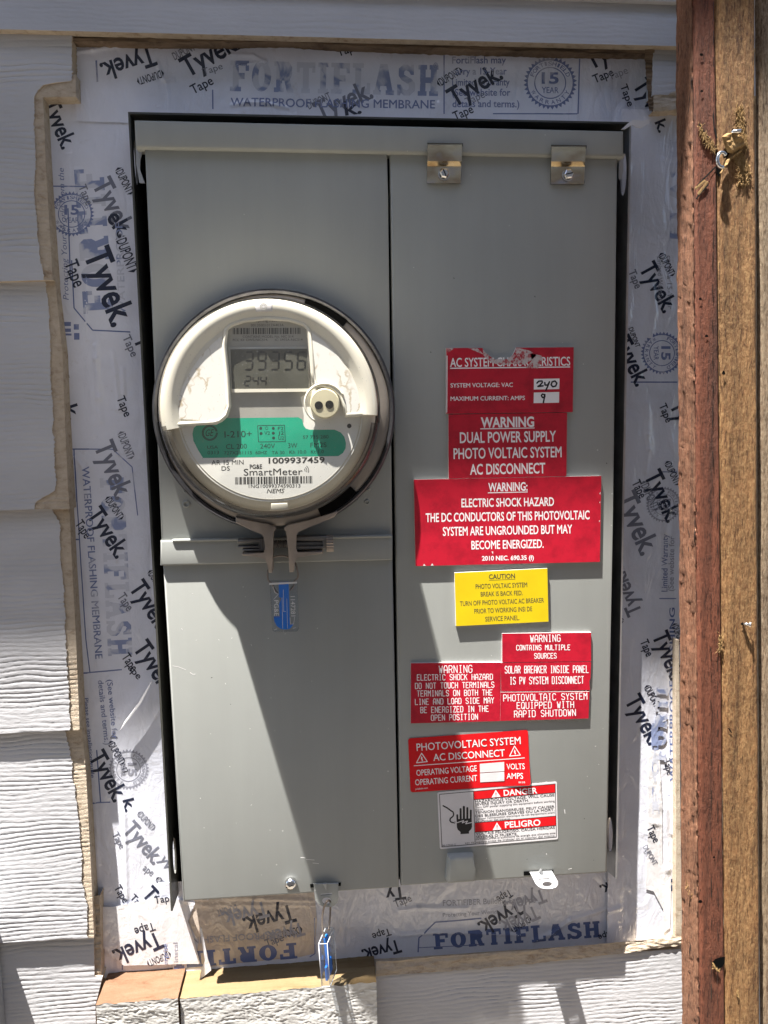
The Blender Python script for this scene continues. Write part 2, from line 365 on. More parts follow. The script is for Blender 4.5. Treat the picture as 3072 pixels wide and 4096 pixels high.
M['roughwood'] = fence_wood("rough_fence_wood", (0.175, 0.074, 0.040), (0.26, 0.122, 0.068), (0.075, 0.032, 0.019), (0.44, 0.27, 0.17), True, 0.34)
M['tanwood'] = fence_wood("tan_fence_wood", (0.21, 0.102, 0.040), (0.31, 0.170, 0.072), (0.11, 0.050, 0.021), (0.50, 0.33, 0.15), False, 0.50)
M['greywood'] = fence_wood("grey_fence_wood", (0.27, 0.195, 0.125), (0.37, 0.29, 0.20), (0.17, 0.11, 0.07), (0.48, 0.40, 0.29), False, 0.5)
M['fibre'] = raw_wood("torn_fibre", (0.33, 0.205, 0.085), (0.44, 0.29, 0.13), (0.20, 0.11, 0.045), 200, (2, 2, 1), 0.9)

# ------------------------------------------------------------------ lettering
CLIP = {}                                         # parent -> where its print may lie
TX = []                                           # collected, built once at the end
def text(parent, part, mat, k, s, x0, y0, x1, y1, cap, surf, off=0.0003, bold=0.0, shear=0.0, sub=None, yb=0.0):
    TX.append(dict(parent=parent, part=part, mat=mat, s=s, p0=Z(k, x0, y0), p1=Z(k, x1, y1), cap=cap / ZO[k][2], surf=surf, off=off, bold=bold, shear=shear, sub=sub))
PARTS = {}                                        # (parent, part, material) -> verts, faces
def into(parent, part, mat):
    return PARTS.setdefault((parent.name, part, mat), ([], []))
TINK = 0.36
INK = 0.14                                        # ink lies this share of its nominal lift above the surface
def place(p, surf, off):
    """pixel -> point on a surface y = surf(x, z), lifted off towards the camera"""
    y = surf(0, 0) if getattr(surf, 'flat', False) else surf.y0
    q = at(p, y)
    return Vector((q.x, (y if getattr(surf, 'flat', False) else surf(q.x, q.z)) - off * INK, q.z))
def plane(y):
    f = lambda X, Zc: y
    f.flat = True; f.y0 = y; return f
def curved(y0, fn):
    f = lambda X, Zc: fn(X, Zc)
    f.flat = False; f.y0 = y0; return f
def poly(parent, part, mat, k, pts, surf, off=0.0003):
    vs, fs = into(parent, part, mat); W = [place(Z(k, *p), surf, off) for p in pts]
    if area2(W) < 0: W = W[::-1]
    b = len(vs); vs += W; fs.append(list(range(b, b + len(W))))
def stroke(parent, part, mat, k, pts, wpx, surf, off=0.0003, closed=False):
    """a line of ink: a low ridge along each segment, so crossings never share a plane"""
    vs, fs = into(parent, part, mat); h = wpx / 2
    P = [Vector((p[0], p[1])) for p in pts]
    if closed: P.append(P[0])
    for a, b in zip(P, P[1:]):
        d = (b - a)
        if d.length < 1e-6: continue
        d.normalize(); nrm = Vector((-d.y, d.x)) * h; e = d * h * 0.8
        outline = [a - nrm * 0.75 - e * 0.6, a - e, a + nrm * 0.75 - e * 0.6, a + nrm, b + nrm, b + nrm * 0.75 + e * 0.6, b + e, b - nrm * 0.75 + e * 0.6, b - nrm, a - nrm]
        base = len(vs)
        for q in outline: vs.append(place(Z(k, q.x, q.y), surf, off))
        hgt = (vs[base + 3] - vs[base + 9]).length * 0.05 / INK + 0.00004
        vs.append(place(Z(k, a.x, a.y), surf, off + hgt)); vs.append(place(Z(k, b.x, b.y), surf, off + hgt))
        A, B = base + 10, base + 11; o = lambda i: base + i
        for f in ([o(9), A, o(0)], [o(0), A, o(1)], [o(1), A, o(2)], [o(2), A, o(3)], [o(3), A, B, o(4)], [o(4), B, o(5)], [o(5), B, o(6)], [o(6), B, o(7)], [o(7), B, o(8)], [o(8), B, A, o(9)]):
            w3 = [vs[i] for i in f]
            fs.append(f if area2(w3) > 0 else f[::-1])
def circle_pts(x, y, r, n=20, a0=0, a1=360):
    m = n if abs(a1 - a0) < 360 else n - 1
    return [(x + r * math.cos(math.radians(a0 + (a1 - a0) * i / n)), y + r * math.sin(math.radians(a0 + (a1 - a0) * i / n))) for i in range(m + 1)]
SF = {'A': ["0,0 0,4 1,6 3,6 4,4 4,0", "0,2.4 4,2.4"], 'B': ["0,0 0,6 3,6 4,5 4,4 3,3.1 0,3.1", "3,3.1 4,2.2 4,1 3,0 0,0"], 'C': ["4,5 3,6 1,6 0,5 0,1 1,0 3,0 4,1"],
      'D': ["0,0 0,6 3,6 4,5 4,1 3,0 0,0"], 'E': ["4,6 0,6 0,0 4,0", "0,3.1 3,3.1"], 'F': ["4,6 0,6 0,0", "0,3.1 3,3.1"], 'G': ["4,5 3,6 1,6 0,5 0,1 1,0 3,0 4,1 4,3 2.4,3"],
      'H': ["0,0 0,6", "4,0 4,6", "0,3.1 4,3.1"], 'I': ["1,6 3,6", "2,6 2,0", "1,0 3,0"], 'K': ["0,0 0,6", "4,6 0,2.6", "1.4,3.7 4,0"], 'L': ["0,6 0,0 4,0"],
      'M': ["0,0 0,6 2,3.2 4,6 4,0"], 'N': ["0,0 0,6 4,0 4,6"], 'O': ["1,0 0,1 0,5 1,6 3,6 4,5 4,1 3,0 1,0"], 'P': ["0,0 0,6 3,6 4,5 4,3.8 3,2.8 0,2.8"],
      'Q': ["1,0 0,1 0,5 1,6 3,6 4,5 4,1 3,0 1,0", "2.5,1.5 4,-.3"], 'R': ["0,0 0,6 3,6 4,5 4,3.9 3,2.9 0,2.9", "2.3,2.9 4,0"], 'S': ["4,5 3,6 1,6 0,5 0,4 1,3.2 3,2.8 4,2 4,1 3,0 1,0 0,1"],
      'T': ["0,6 4,6", "2,6 2,0"], 'U': ["0,6 0,1 1,0 3,0 4,1 4,6"], 'V': ["0,6 2,0 4,6"], 'W': ["0,6 1,0 2,4 3,0 4,6"], 'Y': ["0,6 2,3 4,6", "2,3 2,0"], 'Z': ["0,6 4,6 0,0 4,0"]}
def engraved(parent, part, mat, k, s, x0, y0, x1, y1, cap, surf, wpx=6.0, off=0.0003):
    n = len(s); adv = 6.0; total = adv * (n - 1) + 4.0
    dx, dy = (x1 - x0) / total, (y1 - y0) / total; L = math.hypot(x1 - x0, y1 - y0); ux, uy = (y1 - y0) / L * cap / 6, -(x1 - x0) / L * cap / 6
    for i, c in enumerate(s):
        for pl in SF.get(c, []):
            pts = []
            for q in pl.split():
                a, b = map(float, q.split(',')); X = i * adv + a
                pts.append((x0 + dx * X + ux * b, y0 + dy * X + uy * b))
            stroke(parent, part, mat, k, pts, wpx, surf, off)
def bars(parent, part, mat, k, tl, tr, hpx, surf, off=0.0003, n=46):
    rnd = random.Random(3); t = 0.0; L = math.hypot(tr[0] - tl[0], tr[1] - tl[1])
    dx, dy = (tr[0] - tl[0]) / L, (tr[1] - tl[1]) / L
    unit = L / (n * 3.3)
    while t < L - unit * 2:
        wd = unit * rnd.choice((1, 1, 2, 3)); a = (tl[0] + dx * t, tl[1] + dy * t); b = (tl[0] + dx * (t + wd), tl[1] + dy * (t + wd))
        poly(parent, part, mat, k, [a, b, (b[0] - dy * hpx, b[1] + dx * hpx), (a[0] - dy * hpx, a[1] + dx * hpx)], surf, off)
        t += wd + unit * rnd.choice((1, 1, 2, 2))
def refine(bm, maxlen):
    bm.normal_update()
    for _ in range(6):
        es = [e for e in bm.edges if e.calc_length() > maxlen]
        if not es: break
        bmesh.ops.subdivide_edges(bm, edges=es, cuts=1)
        bm.normal_update(); bmesh.ops.triangulate(bm, faces=[f for f in bm.faces if len(f.verts) > 3])
def flush_text():
    try: font = bpy.data.fonts.load("<builtin>")
    except Exception: font = None
    tmp = []
    def mk(s, bold, shear):
        c = bpy.data.curves.new("t", 'FONT'); c.body = s; c.offset = bold; c.shear = shear; c.resolution_u = 3; c.fill_mode = 'FRONT'
        if font: c.font = font
        o = bpy.data.objects.new("t", c); COL.objects.link(o); tmp.append(o); return o
    cache = {}
    ref = mk("H", 0.0, 0.0)
    more = []
    for t in TX:
        if t['bold'] and 'M' in t['s']:
            b = t['bold']; t['bold'] = 0.0; t['shift'] = (b, 0.0); t['off'] += 0.00001
            for i, sh in enumerate(((-b, 0.0), (0.0, b * 0.7), (0.0, -b * 0.7))): more.append(dict(t, shift=sh, off=t['off'] + 0.00005 * (i + 1)))
    TX.extend(more)
    for t in TX:
        key = (t['s'], t['bold'], t['shear'])
        if key not in cache: cache[key] = mk(*key)
    bpy.context.view_layer.update(); dg = bpy.context.evaluated_depsgraph_get()
    me = ref.evaluated_get(dg).to_mesh(); capu = max(v.co.y for v in me.vertices)
    data = {}
    for key, o in cache.items():
        me = o.evaluated_get(dg).to_mesh()
        data[key] = ([(v.co.x, v.co.y) for v in me.vertices], [list(p.vertices) for p in me.polygons])
    for o in tmp:
        c = o.data; bpy.data.objects.remove(o); bpy.data.curves.remove(c)
    for t in TX:
        V, Fc = data[(t['s'], t['bold'], t['shear'])]
        if not V: continue
        xa = min(v[0] for v in V); xb = max(v[0] for v in V)
        a, b = Vector(t['p0']), Vector(t['p1']); d = b - a; up = Vector((d.y, -d.x)).normalized() * t['cap']
        vs, fs = into(t['parent'], t['part'], t['mat']); base = len(vs)
        sx, sy = t.get('shift', (0.0, 0.0)); pts = [a + d * ((x + sx - xa) / (xb - xa)) + up * ((y + sy) / capu) for x, y in V]
        if t['sub']:
            bm = bmesh.new(); bv = [bm.verts.new(at(p, t['surf'].y0)) for p in pts]
            for f in Fc:
                try: bm.faces.new([bv[i] for i in f])
                except ValueError: pass
            bm.normal_update(); bmesh.ops.triangulate(bm, faces=bm.faces[:]); refine(bm, t['sub'])
            bm.verts.index_update()
            for v in bm.verts: vs.append(Vector((v.co.x, t['surf'](v.co.x, v.co.z) - t['off'] * TINK, v.co.z)))
            for f in bm.faces:
                idx = [base + v.index for v in f.verts]; fs.append(idx if area2([vs[i] for i in idx]) > 0 else idx[::-1])
            bm.free()
        else:
            vs += [place(p, t['surf'], t['off']) for p in pts]
            for f in Fc:
                idx = [base + i for i in f]; fs.append(idx if area2([vs[i] for i in idx]) > 0 else idx[::-1])
    for (pn, part, mat), (vs, fs) in PARTS.items():
        if pn in CLIP: fs = [f for f in fs if all(CLIP[pn](vs[i]) for i in f)]
        if fs: mesh_obj(part, vs, fs, M[mat], bpy.data.objects[pn])

# ================================================================== the setting
YD, YSH, W0 = -0.045, -0.036, -0.0075              # front of the doors, front edge of the enclosure walls, sheathing of the house wall
xl = (at(U(277, 243), YSH).x + at(U(366, 1850), YSH).x) / 2; xr = (at(U(1360, 268), YSH).x + at(U(1333, 1890), YSH).x) / 2
zt = (at(U(277, 240), YSH).z + at(U(1358, 265), YSH).z) / 2
gm = bmesh.new(); box(gm, (-12, -14, -0.2), (12, 0.3, 0.0)); g = bm_obj("ground", gm, M['concrete']); tag(g, kind='structure')
EAVE_P = at(U(900, 1105), YD) - SUN_DIR * 1.5      # the roof edge that shades the upper half of the wall
rm = bmesh.new()
box(rm, (-3.5, EAVE_P.y, EAVE_P.z), (4.0, 0.25, EAVE_P.z + 0.12))
rf = bm_obj("roof", rm, M['siding']); tag(rf, kind='structure')

nm = bmesh.new()                                   # unseen block added opposite to cut the sky light on the wall
box(nm, (-7, -6.0, 0), (7, -2.5, 4.6)); box(nm, (-7.3, -6.2, 4.601), (7.3, -2.1, 4.8))
nb = bm_obj("sky_blocker", nm, M['blocker_tan']); tag(nb, kind='structure')

ub = thing("shadow_box", at(U(-60, 2230), -0.03), "plain grey utility box on the siding just past the photo's left edge", "utility box")
q0, q1 = at(U(-12, 1985), -0.028), at(U(-150, 2300), -0.028)  # added out of view, only to cast the slanted shadow at lower left
bm = bmesh.new(); box(bm, (q1.x, -0.095, q1.z), (q0.x, -0.020, q0.z)); bmesh.ops.bevel(bm, geom=bm.edges[:], offset=0.004, segments=2, affect='EDGES'); bm_obj("case", bm, M['galv'], ub)
bm = bmesh.new(); box(bm, (q1.x + 0.006, -0.098, q1.z + 0.006), (q0.x - 0.006, -0.0955, q0.z - 0.006)); bm_obj("cover", bm, M['galv'], ub)

# ------------------------------------------------------------------ house wall and its siding
wall = thing("house_wall", (0, 0, 0), "grey painted lap siding wall cut away around the electrical panel", "wall")
def outer_siding():
    bm = bmesh.new(); zt_ = at(U(0, -30), -0.02).z; x_in = at(U(-118, 900), -0.02).x
    z = zt_ + 0.002
    while z < EAVE_P.z:                            # courses above the picture
        z2 = min(z + 0.18, EAVE_P.z - 0.002)
        v = [bm.verts.new(q) for q in ((-3.4, -0.027, z), (3.9, -0.027, z), (3.9, -0.020, z2), (-3.4, -0.020, z2), (3.9, 0.0, z), (-3.4, 0.0, z))]
        bm.faces.new(v[:4]); bm.faces.new((v[0], v[5], v[4], v[1])); z += 0.18
    z = at(U(0, 2330), -0.02).z
    while z > 0.2:
        z2 = z - 0.18
        v = [bm.verts.new(q) for q in ((-3.4, -0.027, z2), (3.9, -0.027, z2), (3.9, -0.020, z), (-3.4, -0.020, z), (3.9, 0.0, z2), (-3.4, 0.0, z2))]
        bm.faces.new(v[:4]); bm.faces.new((v[0], v[5], v[4], v[1])); z -= 0.18
    box(bm, (-3.4, -0.025, z2 + 0.182), (x_in - 0.001, 0.0, zt_)); x_out = at(U(1720, 900), -0.02).x; box(bm, (x_out, -0.025, z2 + 0.182), (3.9, 0.0, zt_))
    return bm_obj("outer_siding", bm, M['siding'], wall)
outer_siding()
bm = bmesh.new()
for lo, hi in (((-3.4, 0), (xl - 0.001, 9)), ((xr + 0.001, 0), (3.9, 9)), ((xl - 0.001, zt + 0.001), (xr + 0.001, 9)), ((xl - 0.001, 0), (xr + 0.001, at(U(860, 1900), -0.03).z - 0.004))):
    box(bm, (lo[0], W0, lo[1]), (hi[0], 0.02, min(hi[1], EAVE_P.z - 0.003)))
box(bm, (-3.4, 0.021, 0.0), (3.9, 0.03, EAVE_P.z - 0.003))
bm_obj("sheathing", bm, M["cut"], wall)

def groove(X, Zc, amp):
    ph = Zc / 0.0041 + 1.3 * nz(X * 6, Zc * 17, 3.1) + 0.6 * nz(X * 30, Zc * 62, 8.0)
    s = 0.5 + 0.5 * math.sin(2 * math.pi * ph)
    g = s ** 7 * (0.35 + 1.1 * max(0.0, nz(X * 11, Zc * 60, 1.7) + 0.35))
    return amp * (g + 0.30 * nz(X * 110, Zc * 330, 5.0) + 0.16 * nz(X * 420, Zc * 700, 9.0) + 0.5 * nz(X * 9, Zc * 22, 2.0))
def board(name, rows, mats, parent=wall, amp=0.0005, step=1.9, back=W0 + 0.001, wob=None, sides=(0, 1, 1), label=None):
    """rows: (x_left, y_left, x_right, y_right, depth) in overview pixels, top to bottom; a sheet with relief and closed edges. sides: material of left, right, bottom edge"""
    R = []
    for a, b in zip(rows, rows[1:]):
        n = max(1, int(max(abs(b[1] - a[1]), abs(b[3] - a[3])) / step))
        for k in range(n): R.append([lerp(p, q, k / n) for p, q in zip(a, b)])
    R.append(list(rows[-1]))
    nu = max(2, int(max(r[2] - r[0] for r in R) / step))
    vs, fs, mi = [], [], []
    for r in R:
        for i in range(nu + 1):
            u = i / nu; xr = r[2] + (wob(r[3]) if wob else 0.0)
            q = at(U(lerp(r[0], xr, u), lerp(r[1], r[3], u)), r[4])
            vs.append(Vector((q.x, q.y + groove(q.x, q.z, amp), q.z)))
    nv = len(R) - 1
    for j in range(nv):
        for i in range(nu):
            a = j * (nu + 1) + i; fs.append((a, a + nu + 1, a + nu + 2, a + 1)); mi.append(0)
    def skirt(idx, m, flip):
        b = len(vs)
        for i in idx: vs.append(Vector((vs[i].x, back, vs[i].z)))
        for k in range(len(idx) - 1):
            f = (idx[k], idx[k + 1], b + k + 1, b + k); fs.append(f[::-1] if flip else f); mi.append(m)
    skirt([j * (nu + 1) + nu for j in range(nv + 1)], sides[1], False)
    skirt([j * (nu + 1) for j in range(nv + 1)], sides[0], True)
    skirt([nv * (nu + 1) + i for i in range(nu + 1)], sides[2], True)
    skirt([i for i in range(nu + 1)], sides[1], False)
    o = mesh_obj(name, vs, fs, mats, parent, mi, math.radians(50))
    if label: o['label'] = label
    return o
PW = [M['siding'], M['cut']]
XL = -118
def chip(seed): return lambda y: 3.4 * nz(y * 0.035, seed) + 4.5 * abs(nz(y * 0.10, seed + 5)) + 2.6 * nz(y * 0.30, seed + 9)
YT_, YB_ = -0.0205, -0.0264
def dep(y, y0, y1): return lerp(YT_, YB_, (y - y0) / (y1 - y0))
# the course over the panel
board("siding_board", [(XL, -45, 1760, 0, -0.0210), (XL, 60, 1760, 107, -0.0270)], PW, step=2.6, amp=0.00028, back=-0.0195, label="long board across the top above the panel")
def left_board(y0, y1, sl, chips, cuts, seed, amp, label, notch=None):
    yl = lambda y: y + sl * (y - y0) / (y1 - y0)
    rows = [(XL, yl(y), x, y, dep(y, y0, y1)) for x, y in chips]
    b = board("siding_board", rows, PW, amp=amp, wob=chip(seed), label=label)
    rr = []
    ys = sorted(set([p[1] for p in chips] + [p[1] for p in cuts]))
    def itp(L, y):
        L = sorted(L, key=lambda p: p[1])
        if y <= L[0][1]: return L[0][0]
        for a, c in zip(L, L[1:]):
            if a[1] <= y <= c[1]: return lerp(a[0], c[0], (y - a[1]) / (c[1] - a[1]) if c[1] > a[1] else 1)
        return L[-1][0]
    c2 = [(itp(chips, y) - 9, y, itp(cuts, y), y, dep(y, y0, y1) + 0.0009) for y in ys if cuts[0][1] <= y <= cuts[-1][1]]
    board("cut_edge", c2, [M['cut'], M['cut']], parent=b, amp=amp * 0.8, sides=(0, 1, 1))
left_board(45, 605, 6, [(154, 45), (155, 172), (152, 175), (120, 178), (92, 184), (80, 195), (74, 210), (73, 275), (76, 325), (75, 374), (72, 411), (79, 473), (81, 521), (89, 575), (95, 605)],
           [(163, 160), (164, 209), (92, 210), (93, 226), (101, 398), (114, 605)], 1.0, 0.00042, "upper notched board at the panel's top corner")
left_board(575, 1100, 6, [(95, 575), (99, 621), (106, 687), (108, 761), (109, 823), (113, 884), (115, 958), (120, 1044), (118, 1060), (76, 1085), (74, 1100)],
           [(116, 575), (120, 621), (135, 761), (140, 909), (147, 1057), (150, 1100)], 2.0, 0.00045, "board beside the meter with chipped lower corner")
left_board(1070, 1577, 14, [(112, 1070), (116, 1105), (130, 1142), (129, 1191), (135, 1252), (139, 1314), (141, 1388), (143, 1440), (149, 1498), (149, 1547), (151, 1577)],
           [(148, 1070), (150, 1105), (157, 1252), (165, 1400), (172, 1577)], 3.0, 0.00040, "board whose lower half catches the sun")
left_board(1545, 2026, 17, [(140, 1545), (140, 1584), (155, 1644), (155, 1674), (165, 1734), (172, 1799), (175, 1859), (178, 1909), (187, 1959), (188, 2026)],
           [(174, 1545), (178, 1584), (186, 1674), (193, 1809), (198, 1909), (203, 2026)], 4.0, 0.00043, "sunlit board level with the panel's foot")
board("siding_board", [(XL, 2010, 203, 1990, -0.0205), (XL, 2060, 203, 2040, -0.0208), (XL, 2125, 204, 2108, -0.0216), (XL, 2126, 221, 2111, -0.0216), (XL, 2190, 206, 2172, -0.0224), (XL, 2420, 212, 2400, -0.0262)], PW, amp=0.00043, label="lowest board at the left")
# rough ends under the top board and beside the lower left corner
def rough_strip(name, top, bot, y0, mat, seed, amp=0.0016, step=2.2, label=None):
    n = max(2, int(math.hypot(top[-1][0] - top[0][0], top[-1][1] - top[0][1]) / step))
    def along(L, t):
        s = t * (len(L) - 1); i = min(int(s), len(L) - 2); return (lerp(L[i][0], L[i + 1][0], s - i), lerp(L[i][1], L[i + 1][1], s - i))
    vs, fs = [], []; m = 10
    for i in range(n + 1):
        a = along(top, i / n); b = along(bot, i / n)
        for j in range(m + 1):
            v = j / m; p = (lerp(a[0], b[0], v), lerp(a[1], b[1], v))
            jig = 2.0 * nz(p[0] * 0.08, seed + 3, 0) if j == m else 0
            q = at(U(p[0], p[1] + jig), y0)
            d = amp * nz(q.x * 25, q.z * 160, seed) + amp * 0.7 * nz(q.x * 140, q.z * 420, seed + 2)
            vs.append(Vector((q.x, q.y - d - (0.0006 * v), q.z)))
    for i in range(n):
        for j in range(m):
            a = i * (m + 1) + j; fs.append((a, a + 1, a + m + 2, a + m + 1))
    b = len(vs)
    for i in range(n + 1):
        e = vs[i * (m + 1) + m]; vs.append(Vector((e.x, W0 + 0.001, e.z)))
    for i in range(n):
        fs.append((i * (m + 1) + m, b + i, b + i + 1, (i + 1) * (m + 1) + m))
    o = mesh_obj(name, vs, fs, M[mat], wall)
    if label: o['label'] = label
    return o
rough_strip("cut_edge", [(146, 72), (500, 78), (900, 86), (1420, 96)], [(146, 88), (300, 93), (470, 93), (620, 90), (720, 98), (900, 104), (1050, 110), (1200, 114), (1420, 117)], -0.0185, 'cutdark', 2.0, label="ragged dark cut under the top board")
rough_strip("cut_edge", [(1392, 108), (1395, 160), (1400, 215), (1402, 240)], [(1412, 108), (1412, 160), (1413, 215), (1414, 240)], -0.020, 'cutdark', 6.0)
rough_strip("cut_edge", [(202, 1935), (203, 1990), (203, 2050), (203, 2105)], [(216, 1932), (217, 1990), (218, 2050), (219, 2110)], -0.019, 'cut', 9.0)
board("siding_board", [(1411, 95, 1760, 100, -0.0205), (1411, 205, 1760, 208, -0.0235)], PW, amp=0.0003, label="short offcut above the panel's far corner")
rough_strip("cut_edge", [(1412, 205), (1440, 203), (1462, 195), (1500, 200)], [(1410, 241), (1440, 240), (1462, 239), (1500, 240)], -0.0238, 'cut', 12.0, label="raw lower edge of the short offcut")
slab("cut_edge", [(2705, 2560), (2716, 2560), (2722, 3300), (2728, 3750), (2703, 3760), (2704, 3300)], -0.022, W0 + 0.001, M['cut'], wall)
# the blocking and boards under the panel
ZP = at((1118, 3845), W0).z; YP = at_z((1112, 3962), ZP).y
ZQ = at((610, 3873), W0).z; YQ = at_z((560, 4005), ZQ).y
def block(name, xa, xb, ztop, yf, topmat, seed, label, rough):
    """a thick board end: raw sawn top, crackled white paint on its face"""
    vs, fs, mi = [], [], []; step = 0.0008
    nu = int((xb - xa) / step); hgt = 0.085; nv = int(hgt / step)
    for j in range(nv + 1):
        for i in range(nu + 1):
            x = lerp(xa, xb, i / nu); z = ztop - hgt * j / nv
            h = 0.0009 * rough * abs(nz(x * 150 + 2 * nz(x * 40, z * 80, seed), z * 340, seed)) + 0.0005 * abs(nz(x * 330, z * 560, seed + 7)) + 0.0005 * nz(x * 45, z * 110, seed + 4)
            if j == 0: z += 0.0016 * nz(x * 120, seed, 1)
            vs.append(Vector((x, yf + h * min(1, 0.4 + j * 0.1), z)))
    for j in range(nv):
        for i in range(nu):
            a = j * (nu + 1) + i; fs.append((a, a + nu + 1, a + nu + 2, a + 1)); mi.append(0)
    b = len(vs); m = 14
    for j in range(1, m + 1):
        for i in range(nu + 1):
            x = lerp(xa, xb, i / nu); y = lerp(yf, W0 + 0.001, j / m)
            vs.append(Vector((x, y, ztop + 0.0007 * nz(x * 60, y * 200, seed) + 0.0004 * nz(x * 300, y * 500, seed))))
    pr = [i for i in range(nu + 1)]
    for j in range(m):
        cu = [b + j * (nu + 1) + i for i in range(nu + 1)]
        for i in range(nu): fs.append((pr[i], pr[i + 1], cu[i + 1], cu[i])); mi.append(1)
        pr = cu
    for col, flip in ((0, False), (nu, True)):
        idx = [j * (nu + 1) + col for j in range(nv + 1)]; c = len(vs)
        for i in idx: vs.append(Vector((vs[i].x, W0 + 0.001, vs[i].z)))
        for k in range(len(idx) - 1):
            f = (idx[k], idx[k + 1], c + k + 1, c + k); fs.append(f[::-1] if not flip else f); mi.append(1)
    o = mesh_obj(name, vs, fs, [M['trimpaint'], topmat], wall, mi, math.radians(60)); o['label'] = label; return o
xq0 = at_z((386, 4012), ZQ).x; xq1 = at_z((713, 3994), ZQ).x; xp1 = at_z((1506, 3932), ZP).x
block("trim_block", xq0, xq1 - 0.0006, ZQ, YQ, M['orange'], 3.0, "block with raw orange end grain on top", 1.3)
block("trim_block", xq1 + 0.0006, xp1, ZP, YP, M['pine'], 11.0, "block with raw yellow pine on top", 1.0)
zr = at((2050, 3790), 0.0).z
p0, p1 = at((1506, 3840), -0.016), at((2760, 3760), -0.016)
board("siding_board", [(811, 2094, 1760, 2030, -0.0232), (811, 2140, 1760, 2076, -0.0238), (811, 2420, 1760, 2360, -0.0275)], PW, amp=0.00043, sides=(1, 1, 1), label="board under the panel beside the fence")
# ledge lip of that board: raw sawn top edge, torn at its far end
rough_strip("cut_edge", [(812, 2078), (960, 2065), (1150, 2052), (1330, 2036), (1478, 2022)], [(812, 2108), (960, 2097), (1150, 2081), (1330, 2060), (1478, 2040)], -0.0242, 'cut', 21.0, 0.0012, label="sawn top edge under the panel")

# ================================================================== flashing tape round the panel
CREASE = []
def crease(k, pts, amp, wd=0.0014):
    P = [at(Z(k, *p), W0) for p in pts]
    for a, b in zip(P, P[1:]): CREASE.append((a.x, a.z, b.x, b.z, amp, wd))
crease('l2', [(632, 845), (632, 960), (655, 1300), (672, 1500)], 0.0011, 0.0022)
crease('l2', [(775, 890), (800, 1100), (835, 1400)], 0.0008); crease('l2', [(585, 1240), (605, 1640)], 0.0007); crease('l2', [(865, 1040), (872, 1260)], 0.0007)
crease('l2', [(545, 230), (545, 640)], 0.0007); crease('l2', [(400, 1770), (500, 1890), (560, 2200)], 0.0007)
crease('r2', [(388, 1350), (383, 1620), (395, 1750), (368, 1950)], 0.0010); crease('r2', [(412, 1430), (405, 1580), (425, 1690)], 0.0006)
crease('r2', [(430, 330), (452, 560), (410, 770)], 0.0009); crease('r3', [(560, 60), (545, 280)], 0.0012, 0.003)
crease('t1', [(360, 205), (520, 215), (600, 258), (430, 285), (400, 300)], 0.0009); crease('t1', [(380, 545), (480, 525), (600, 530), (750, 560)], 0.0008)
crease('t1', [(980, 140), (1100, 165), (1400, 160)], 0.0008); crease('l1', [(440, 250), (600, 235), (900, 190)], 0.0009); crease('l1', [(1170, 350), (1230, 500), (1310, 495)], 0.0009)
crease('b2', [(0, 335), (120, 320), (440, 320)], 0.0010, 0.002); crease('b2', [(0, 500), (250, 480), (820, 500)], 0.0010, 0.002); crease('b2', [(880, 545), (1000, 490), (1120, 400), (1440, 300)], 0.0011, 0.002)
crease('b1', [(240, 265), (700, 255), (1080, 270)], 0.0008); crease('b1', [(300, 300), (1100, 300)], 0.0006); crease('b1', [(1220, 560), (1250, 600)], 0.0008)
crease('l4', [(440, 540), (460, 1300)], 0.0007); crease('l4', [(185, 430), (215, 1190)], 0.0006); crease('r4', [(545, 480), (560, 1000), (600, 1560)], 0.0012, 0.003); crease('r4', [(420, 600), (480, 600)], 0.0008)
crease('r4', [(480, 200), (500, 480)], 0.0008); crease('r4', [(590, 300), (600, 700)], 0.0010)
def tape_h(X, Zc):
    h = 0.0008 * nz(X * 22, Zc * 9, 0.5) + 0.00035 * nz(X * 48, Zc * 34, 3.3)
    for x0, z0, x1, z1, amp, wd in CREASE:
        if X < min(x0, x1) - 0.006 or X > max(x0, x1) + 0.006 or Zc < min(z0, z1) - 0.006 or Zc > max(z0, z1) + 0.006: continue
        dx, dz = x1 - x0, z1 - z0; t = max(0, min(1, ((X - x0) * dx + (Zc - z0) * dz) / (dx * dx + dz * dz)))
        d2 = ((X - x0 - t * dx) ** 2 + (Zc - z0 - t * dz) ** 2) / (wd * wd)
        if d2 < 6: h += amp * math.exp(-d2)
    return h
def tape_surf(base): return curved(-base, lambda X, Zc: -base - tape_h(X, Zc))
S_L, S_T, S_B, S_R = tape_surf(0.0092), tape_surf(0.0100), tape_surf(0.0106), tape_surf(0.0150)
def sheet(parent, name, quad, surf, mat, step=3.0):
    q = [U(*p) for p in quad]
    nu = int(math.hypot(quad[1][0] - quad[0][0], quad[1][1] - quad[0][1]) / step); nv = int(math.hypot(quad[3][0] - quad[0][0], quad[3][1] - quad[0][1]) / step)
    def fn(p, u, v):
        e = at(p, surf.y0)
        if parent is tl_: e.x = min(e.x, xl - 0.001)
        elif parent is tr_: e.x = max(e.x, xr + 0.001)
        elif parent is tt_: e.z = max(e.z, zt + 0.001)
        elif parent is tb_: e.z = min(e.z, zl_)
        return Vector((e.x, surf(e.x, e.z), e.z))
    vs, fs = quad_grid(q, nu, nv, fn)
    return mesh_obj(name, vs, fs, M[mat], parent, smooth_angle=3.2)
def tape(label, p, group="window tape strips round the panel"):
    return thing("flashing_tape", at(U(*p), 0.0), label, "tape", group)
tl_ = tape("wrinkled milky strip of flashing tape down the panel's side next to the cut siding ends", (230, 2100))
tt_ = tape("wrinkled milky strip of flashing tape running across above the panel", (760, 240))
tr_ = tape("narrow milky strip of flashing tape between the panel and the fence boards", (1410, 2050))
tb_ = tape("wrinkled tan and milky strip of flashing tape running across below the panel", (900, 2060))
zl_ = at(U(860, 1880), -0.0165).z
